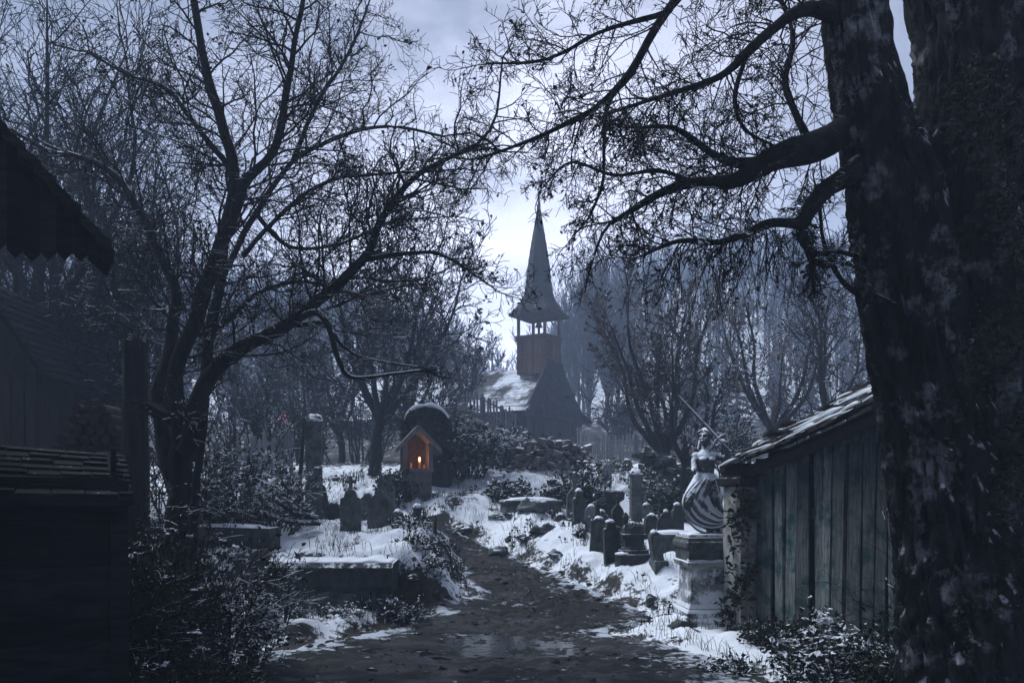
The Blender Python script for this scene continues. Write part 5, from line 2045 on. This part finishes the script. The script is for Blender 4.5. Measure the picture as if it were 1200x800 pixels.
def small_house():
    Y = 12.5
    z = lambda py: CAMZ - (py - HOR) / F * Y
    xr = X(46, Y)
    rx, rz, ex, ez = X(-10, Y), z(332), X(70, Y), z(438)
    g = H(rx, Y)
    root = thing('cottage', 'small brown timber cottage with snow along its gable edge behind the lean-to', 'cottage', (rx, Y, g))
    m = MB()
    m.prism([(2 * rx - xr, g - .3), (xr, g - .3), (xr, ez + .1), (rx, rz - .1), (2 * rx - xr, ez + .1)], Y, Y + 3.0)
    m.build('wall', M['wood_dark'], root)
    for sgn in (1, -1):
        m = MB()
        e = Vector((ex if sgn > 0 else 2 * rx - ex, 0, ez - .1))
        r = Vector((rx, 0, rz))
        q = [e + Vector((0, Y - .35, 0)), e + Vector((0, Y + 3.2, 0)), r + Vector((0, Y + 3.2, 0)), r + Vector((0, Y - .35, 0))]
        if sgn < 0:
            q = [q[1], q[0], q[3], q[2]]
        m.raw([tuple(p) for p in q] + [tuple(p - Vector((0, 0, .1))) for p in q], [[0, 1, 2, 3], [7, 6, 5, 4], [0, 4, 5, 1], [1, 5, 6, 2], [3, 7, 4, 0]])
        shingle_plane(m, *q, 12, 18)
        m.build('roof', M['wood_black'], root)
    m = MB()
    for k in range(9):
        x = xr - .1 - k * .19
        m.box((x, Y - .02, g + 1.2), (.17, .05, 2.6))
    m.build('boards', M['wood_dark'], root)


small_house()


def lean_to():
    """low black plank lean-to filling the lower left corner, turned a little towards the path"""
    Y = 6.6
    O = Vector((X(138, Y), Y, 0))
    ang = rad(27)
    R = Matrix.Rotation(ang, 3, 'Z')
    W = 2.6
    root = thing('lean_to', 'low black plank lean-to with sloping roof in front of the firewood', 'shed', (O.x, O.y, 0))

    def L(x, y, z):
        return O + R @ Vector((x, y, 0)) + Vector((0, 0, z))
    ze = CAMZ - (574 - HOR) / F * Y
    m = MB()
    zz = -.1
    while zz < ze:
        h = random.uniform(.15, .2)
        m.box(L(-W / 2 + random.uniform(-.02, .02), random.uniform(-.008, .012), zz + h / 2), (W, .04, h + .03), R @ Matrix.Rotation(random.uniform(-.006, .006), 3, 'Y'))
        zz += h
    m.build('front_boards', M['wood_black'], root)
    m = MB()
    zz = -.1
    while zz < ze + .2:
        m.box(L(-.03, .75, zz + .09), (.04, 1.4, .168), R)
        zz += .18
    m.build('side_boards', M['wood_black'], root)
    for x in (-W + .1, .01):
        m = MB()
        m.box(L(x, -.04, ze / 2), (.12, .12, ze + .1), R)
        m.build('post', M['wood_black'], root)
    m = MB()
    a, b = L(-W, -.2, ze - .02), L(.1, -.2, ze - .06)
    c, d = L(.1, 1.2, ze + .32), L(-W, 1.2, ze + .50)
    m.raw([tuple(q) for q in (a, b, c, d)] + [tuple(q - Vector((0, 0, .06))) for q in (a, b, c, d)], [[0, 1, 2, 3], [7, 6, 5, 4], [0, 4, 5, 1], [1, 5, 6, 2], [3, 7, 4, 0]])
    shingle_plane(m, a, b, c, d, 8, 12, th=.03)
    m.build('roof', M['wood_black'], root)


lean_to()


# firewood stack: every log a thing
def firewood():
    Y = 9.6
    proto = None
    logs = 0
    base = P(78, 512, Y)
    r = .062
    pos = []
    for row in range(4):
        n = 6 - row
        for k in range(n):
            pos.append((X(82, Y) + (k + row * .5) * r * 2.05, row * r * 1.78))
    z0 = CAMZ - (516 - HOR) / F * Y
    # the rack the logs lie on
    rk = thing('log_rack', 'rough timber rack carrying the firewood behind the lean-to', 'rack', (X(120, Y), Y, H(X(120, Y), Y)))
    for x in (X(80, Y) - .07, X(165, Y)):
        m = MB()
        m.box((x, Y, (z0 + .0 + H(x, Y)) / 2 - .02), (.08, .3, z0 - H(x, Y) - .08))
        m.build('leg', M['wood_dark'], rk)
    m = MB()
    m.box((X(122, Y), Y, z0 - r - .03), (X(165, Y) - X(76, Y) + .1, .36, .05))
    m.build('shelf', M['wood_dark'], rk)
    for i, (x, dz) in enumerate(pos):
        c = Vector((x, Y - .2 + random.uniform(-.03, .03), z0 + dz))
        if proto is None:
            m = MB()
            rings = []
            for y in (0, .1, .25, .4):
                rings.append([Vector((math.cos(a) * r * (1 + .1 * math.sin(3 * a)), y, math.sin(a) * r * (1 + .1 * math.cos(2 * a)))) for a in np.linspace(0, 2 * math.pi, 12)[:-1]])
            m.loft(rings)
            proto = m.build('firewood_log', M['log'], origin=(0, 0, 0))
            o = proto
        else:
            o = proto.copy()
            COL.objects.link(o)
        o.location = c
        o.rotation_euler = (0, random.uniform(0, 6.28), 0)
        o.scale = (random.uniform(.85, 1.02),) * 3
        tag(o, 'brown cut firewood log stacked on the rack behind the lean-to', 'log', 'firewood logs on the rack')


firewood()


def snag():
    Y = 9.4
    b = GP(158, Y)
    z = lambda py: CAMZ - (py - HOR) / F * Y
    m = MB()
    zt = z(402)
    rings = []
    n = 20
    for i in range(n + 1):
        row = []
        zz = b.z - .1 + (zt - b.z + .1) * i / n
        for j in range(18):
            a = 2 * math.pi * j / 18
            k = .135 * (1.12 - .2 * i / n) * (1 + .16 * noise.noise(Vector((math.cos(a) * 2.2, math.sin(a) * 2.2, zz * 1.2))))
            q = Vector((b.x + math.cos(a) * k, Y + math.sin(a) * k, zz))
            if i >= n - 1:
                q.z += .16 * abs(noise.noise(Vector((math.cos(a) * 3, math.sin(a) * 3, 7)))) + (.14 if j in (1, 2, 8) else 0)
            row.append(q)
        rings.append(row)
    m.loft(rings)
    st = Style(rmin=.005, counts=(3, 2), up=.08)
    for k in range(4):
        grow(m, Vector((b.x, Y, zt - .1 - .1 * k)), Vector((random.uniform(-1, 1), -.3, .7)), .4, .014, 0, st, None, 1)
    tag(m.build('tree_stump', M['bark'], origin=b), 'tall broken tree stump with jagged top next to the firewood', 'stump')


snag()


# ------------------------------------------------------------------ rubble wall
def rubble_wall(label, pts, hgt, mat, sz=.2, name='rubble_wall'):
    a = [GP(*p) for p in pts]
    m = MB()
    for p, q in zip(a[:-1], a[1:]):
        d = q - p
        n = int(d.length / sz)
        for k in range(n):
            c = p.lerp(q, (k + .5) / n)
            hh = hgt * (1 + .3 * noise.noise(Vector((c.x * 1.2, c.y, 0))))
            rws = max(2, int(hh / (sz * .62)))
            for r in range(rws):
                for dd in (-.12, .12):
                    cc = c + Vector((random.uniform(-.09, .09), dd + random.uniform(-.09, .09), (r + .4 + random.uniform(-.3, .3)) * sz * .62))
                    m.box(cc, (sz * random.uniform(.5, 1.4), .26, sz * .6 * random.uniform(.6, 1.4)), Matrix.Rotation(random.uniform(-.5, .5) + math.atan2(d.y, d.x), 3, 'Z') @ Matrix.Rotation(random.uniform(-.35, .35), 3, 'Y'), taper=random.uniform(.6, .95), jit=.035)
    o = m.build(name, mat, origin=a[0])
    bv = o.modifiers.new('bevel', 'BEVEL')
    bv.width = .02
    bv.segments = 1
    tag(o, label, 'wall')


rubble_wall('collapsing brownish rubble wall topped with snow below the church', [(600, 22.5), (640, 22), (690, 22.4)], .8, M['rubble'])
rubble_wall('dark stone terrace wall behind the square grave pillar', [(748, 20), (790, 19.5), (830, 19.5)], .75, M['stone_dark'])


# ------------------------------------------------------------------ bushes and undergrowth
def shrub(label, px, Y, wpx, top, nst=22, nleaf=900, leafsize=.06, mats=None, snow=0, maxlev=2, up=.1, name='shrub', group=None, depth=None, rmin=.004, base=None, dome=.6, bare=False):
    b = base or GP(px, Y)
    rx = wpx / 2 / F * Y
    ry = depth or rx * .8
    h = max(.12, CAMZ - (top - HOR) / F * Y - b.z)
    tw, lf = MB(), []
    ml = mats or (M['twig'], M['leaf_snow'])
    st = Style(wob=.3, up=(up, up * .7, 0), ang=(25, 60), ratio=(.4, .7), counts=(6, 4, 3), rmin=rmin, tips=1.0, nseg=(5, 4, 3))
    for i in range(nst):
        a = random.uniform(0, 6.283)
        q = math.sqrt(random.random())
        p = b + Vector((math.cos(a) * rx * q * .6, math.sin(a) * ry * q * .6, -.05))
        d = Vector((math.cos(a) * q * rx * .9 / max(h, .1), math.sin(a) * q * ry * .9 / max(h, .1), 1.0 - dome * q * q * .5))
        grow(tw, p, d, h * random.uniform(.7, 1.0) * (1.0 - .35 * q), rmin * 2.6, 0, st, lf, maxlev)
    root = thing(name, label, 'shrub', b, group)
    tw.build('stems', ml[0], root)
    if nleaf and lf and not bare:
        A = np.array(lf)
        I = RNG.integers(0, len(A), nleaf)
        C = A[I] + RNG.normal(size=(nleaf, 3)) * leafsize * 1.3
        lm = MB()
        lm.leaves(C, leafsize)
        lm.build('leaves', ml[1], root)
    if snow and lf:
        A = np.array(lf)
        tops = A[np.argsort(-A[:, 2] - .25 * h * np.random.default_rng(3).random(len(A)))][:max(20, len(A) // 3)]
        sm = MB()
        for k in range(snow):
            c = tops[random.randrange(len(tops))]
            s = random.uniform(.25, 1.0) * leafsize * .8
            for q in range(random.randint(3, 8)):
                e = Vector(c) + Vector((random.gauss(0, 1) * leafsize * 1.1, random.gauss(0, 1) * leafsize * 1.1, random.gauss(-.3, .6) * leafsize * .7))
                w = s * random.uniform(.35, 1.0)
                sm.lump(e, w * random.uniform(.8, 1.5), w * random.uniform(.7, 1.2), w * random.uniform(.4, .8), 7, 5, .9, random.random() * 50)
        sm.build('snow_clumps', M['snow'], root, smooth=True)
    return root


LS, LD = (M['twig_snow'], M['leaf_snow']), (M['twig'], M['leaf_dark'])
# around the church foot
shrub('tall ivy-green bush right of the arched vault', 548, 20.8, 60, 490, 26, 1300, .09, LS, 40, rmin=.008)
shrub('snow-flecked bush in front of the church wall corner', 590, 23, 62, 500, 26, 1200, .09, LS, 60, rmin=.008)
shrub('white-dusted bush spilling over the rubble wall', 640, 23.5, 60, 512, 26, 1500, .09, LS, 50, rmin=.008)
shrub('round snowy bush beside the bend of the path', 596, 18.6, 44, 560, 24, 1500, .07, LS, 26, rmin=.006)
shrub('brown tangled bush left of the narrow dark headstone', 662, 18.5, 40, 555, 22, 700, .06, LS, 8, rmin=.006)
shrub('thin dark shrub left of the chest tomb', 684, 17, 30, 535, 18, 500, .06, LS, 4, rmin=.006)
shrub('scrubby shrub behind the square grave pillar', 765, 18, 46, 545, 20, 600, .06, LS, 12, rmin=.006)
shrub('dark shrub at the foot of the leaning tree behind the statue', 805, 16, 50, 560, 22, 700, .06, LD, 4, rmin=.006)
shrub('low snowy shrub on the slope above the chest tomb', 715, 22, 60, 546, 24, 800, .08, LS, 30, rmin=.007)
shrub('dark bush left of the lit shrine', 462, 18.2, 34, 545, 20, 700, .06, LD, 6, rmin=.006)
shrub('dark weeds around the obelisk', 478, 13.7, 60, 615, 24, 500, .035, LS, 10, rmin=.004)
shrub('frosted weeds at the end of the low stone wall', 500, 12.2, 70, 648, 34, 700, .035, LS, 26, rmin=.004)
shrub('frosted weeds in front of the low stone wall', 385, 10.9, 130, 700, 30, 260, .03, LS, 14, rmin=.003, depth=.25)
shrub('snow-specked weeds crowning the bank right of the low stone wall', 485, 12.6, 80, 628, 40, 800, .035, LS, 30, rmin=.004, depth=.5)
shrub('dry weeds at the right foot of the low stone wall', 470, 11.2, 60, 688, 30, 320, .03, LS, 10, rmin=.003)
# left brambles
shrub('white-specked bramble left of the leaning pole', 300, 14.5, 120, 505, 34, 900, .045, LS, 60, rmin=.006)
shrub('dark bramble by the thin dark fence', 262, 12.5, 90, 520, 30, 900, .05, LS, 12, rmin=.005)
shrub('bramble bush behind the long grave kerb', 320, 13.2, 100, 560, 28, 700, .04, LS, 16, rmin=.005)
shrub('dark leafy thicket at the foot of the many-stemmed tree', 215, 8.2, 130, 560, 40, 1500, .04, LD, 14, rmin=.004)
shrub('black undergrowth between lean-to and many-stemmed tree', 160, 7.6, 80, 600, 34, 1200, .04, LD, 10, rmin=.004)
shrub('frost-tipped undergrowth along the left edge of the mud', 275, 8.5, 110, 665, 40, 1500, .035, (M['twig'], M['leaf_snow']), 36, rmin=.0035)
shrub('low dark weeds in the lower corner beside the mud', 235, 7.2, 130, 735, 36, 1000, .03, LD, 14, rmin=.003)
shrub('thin upright bramble shoots before the low stone wall', 330, 10.3, 50, 620, 12, 120, .03, LD, 0, rmin=.004)
# right foreground
shrub('evergreen bush bowed under snow in front of the shed', 975, 7.4, 125, 712, 44, 2600, .04, LS, 44, rmin=.004, depth=.5)
shrub('small snow-laden bush at the lower edge near the pedestal', 850, 8.4, 70, 768, 26, 900, .035, LS, 26, rmin=.003, depth=.3)
shrub('dark undergrowth at the root of the great trunk', 1090, 6.3, 130, 700, 40, 1600, .04, LD, 8, rmin=.0035, depth=.5)
shrub('scrubby weeds along the shed boards', 910, 9.3, 90, 712, 30, 700, .035, LD, 8, rmin=.003, depth=.3)
# twigs arching across the shed boards
shrub('thin bare twigs arching across the shed boards', 1075, 6.9, 60, 520, 9, 0, .03, (M['twig_snow'], M['leaf_dark']), 0, rmin=.0025, bare=True, up=-.02)

# bare thickets between the trees on the left and right backs
for i, (px, Y, w, top, lb) in enumerate([(60, 13.5, 120, 400, 'dark leafless thicket beside the cottage'), (120, 15, 110, 370, 'leafless thicket above the firewood'), (220, 16, 110, 420, 'leafless thicket seen between the stems of the left tree'),
                                         (300, 22, 120, 430, 'leafless thicket by the red lantern'), (350, 26, 110, 440, 'hazy leafless thicket left of the snow patch'), (420, 28, 110, 440, 'hazy leafless thicket behind the mid-sized tree'),
                                         (728, 44, 44, 455, 'hazy leafless thicket between church front and rust-tinged tree'), (850, 20, 100, 470, 'leafless thicket behind the sword of the statue'), (930, 17, 110, 455, 'leafless thicket above the shed roof'),
                                         (1010, 15, 110, 430, 'leafless thicket showing between shed roof and great trunk'), (505, 27, 70, 420, 'hazy leafless thicket behind the vault')]):
    shrub(lb, px, Y, w, top, 22, 160, .05 * Y / 15, (M['twig'], M['leaf']), 0, maxlev=2, up=.16, rmin=.0006 * Y / 1.3, name='thicket', dome=.2)


# ------------------------------------------------------------------ small ground cover
def dry_grass():
    m = MB()
    n = 0
    while n < 6000:
        y = random.uniform(8.2, 21)
        x = random.uniform(-.42, .4) * y
        d = pathd(x, y)
        k = noise.noise(Vector((x * 1.4, y * 1.4, 12)))
        if d < .02 or (k < .08 and not (.0 < d < .18)):
            continue
        p = Vector((x, y, H(x, y) - .01))
        h = random.uniform(.05, .2)
        a = random.uniform(0, 6.28)
        b = Vector((math.cos(a), math.sin(a), 0)) * h * random.uniform(.1, .7)
        m.tube([p, p + b * .4 + Vector((0, 0, h * .65)), p + b + Vector((0, 0, h))], [.0035, .003, .0012], 3)
        n += 1
    tag(m.build('grass', M['twig_snow']), 'dry grass blades poking through the snow', 'grass', kind='stuff')


dry_grass()


def litter():
    m = MB()
    C = []
    for _ in range(1300):
        y = random.uniform(7.8, 17)
        c = float(np.interp(y, PY, PC))
        w = float(np.interp(y, PY, PW))
        x = c + random.gauss(0, .6) * w
        if noise.noise(Vector((x * 1.2, y * 1.2, 22))) < random.uniform(-.3, .3):
            continue
        C.append((x, y, H(x, y) + .022))
    m.leaves(C, .03, upbias=1.2)
    tag(m.build('leaf_litter', M['leaf']), 'fallen brown leaves scattered on the mud', 'leaves', kind='stuff')
    m = MB()
    for _ in range(260):
        y = random.uniform(7.8, 15)
        c = float(np.interp(y, PY, PC))
        w = float(np.interp(y, PY, PW))
        x = c + random.uniform(-1.1, 1.1) * w
        s = random.uniform(.012, .05)
        m.lump((x, y, H(x, y) + .006), s * 1.3, s, s * .7, 7, 5, .5, random.random() * 90)
    tag(m.build('pebbles', M['pebble']), 'pebbles and frozen clods on the muddy path', 'pebbles', kind='stuff')


litter()


def boulder(label, px, Y, w, h, mat, seed):
    b = GP(px, Y)
    m = MB()
    m.lump(b, w, w * .8, h, 18, 12, .5, seed)
    tag(m.build('boulder', mat, origin=b, smooth=True), label, 'rock')


boulder('snow-covered hump of rock at the root of the great trunk', 1003, 6.9, .19, .2, M['stone_pale'], 3)
boulder('snow-dusted rock on the mud in front of the pedestal', 800, 10.2, .16, .1, M['stone'], 9)
boulder('mossy rock at the bend of the path', 585, 15.2, .2, .16, M['stone'], 14)
boulder('flat snowy rock on the right bank', 640, 15.4, .3, .16, M['stone'], 21)
boulder('rounded snowy rock above the right bank', 625, 17, .32, .24, M['stone'], 27)
boulder('dark rock at the lower corner by the lean-to', 95, 7.1, .16, .12, M['stone'], 33)


def bank_stones():
    protos = []
    for k in range(4):
        m = MB()
        m.lump((0, 0, 0), .16, .13, .1, 14, 9, .6, 50 + k * 7.3)
        protos.append(m)
    done = {}
    n = 0
    while n < 34:
        y = random.uniform(11.6, 20)
        side = random.choice((-1, 1, 1))
        c = float(np.interp(y, PY, PC))
        w = float(np.interp(y, PY, PW))
        x = c + side * (w + random.uniform(.05, 1.9))
        if pathd(x, y) < .04:
            continue
        k = n % 4
        if k not in done:
            o = protos[k].build('stone', M['stone'], origin=(0, 0, 0), smooth=False)
            done[k] = o
        else:
            o = done[k].copy()
            COL.objects.link(o)
        o.location = (x, y, H(x, y) - .02)
        o.rotation_euler = (random.uniform(-.3, .3), random.uniform(-.3, .3), random.uniform(0, 6.28))
        o.scale = [random.uniform(.5, 1.3) for _ in range(3)]
        tag(o, 'rough field stone lying half in the snow beside the muddy path', 'rock', 'stones scattered along the snowy path banks')
        n += 1


bank_stones()


def weeds():
    m = MB()
    n = 0
    while n < 270:
        y = random.uniform(10.8, 21)
        x = random.uniform(-.40, .30) * y
        d = pathd(x, y)
        if d < .03 or noise.noise(Vector((x * .9, y * .9, 31))) < -.02 or (-3.2 < x < -1.6 and 11.6 < y < 14.2):
            continue
        b = Vector((x, y, H(x, y) - .02))
        hh = random.uniform(.12, .42)
        for k in range(random.randint(5, 14)):
            p = b + Vector((random.gauss(0, .07), random.gauss(0, .07), 0))
            h = hh * random.uniform(.5, 1.1)
            q = Vector((random.gauss(0, .3), random.gauss(0, .3), 0)) * h
            m.tube([p, p + q * .3 + Vector((0, 0, h * .6)), p + q + Vector((0, 0, h))], [.0055, .0045, .0015], 3)
            if random.random() < .5:
                m.leaves([tuple(p + q * .6 + Vector((0, 0, h * random.uniform(.4, 1)))) for _ in range(3)], .04)
        n += 1
    tag(m.build('weeds', M['twig_snow']), 'dead weed stalks standing in clumps through the snow', 'weeds', kind='stuff')


weeds()
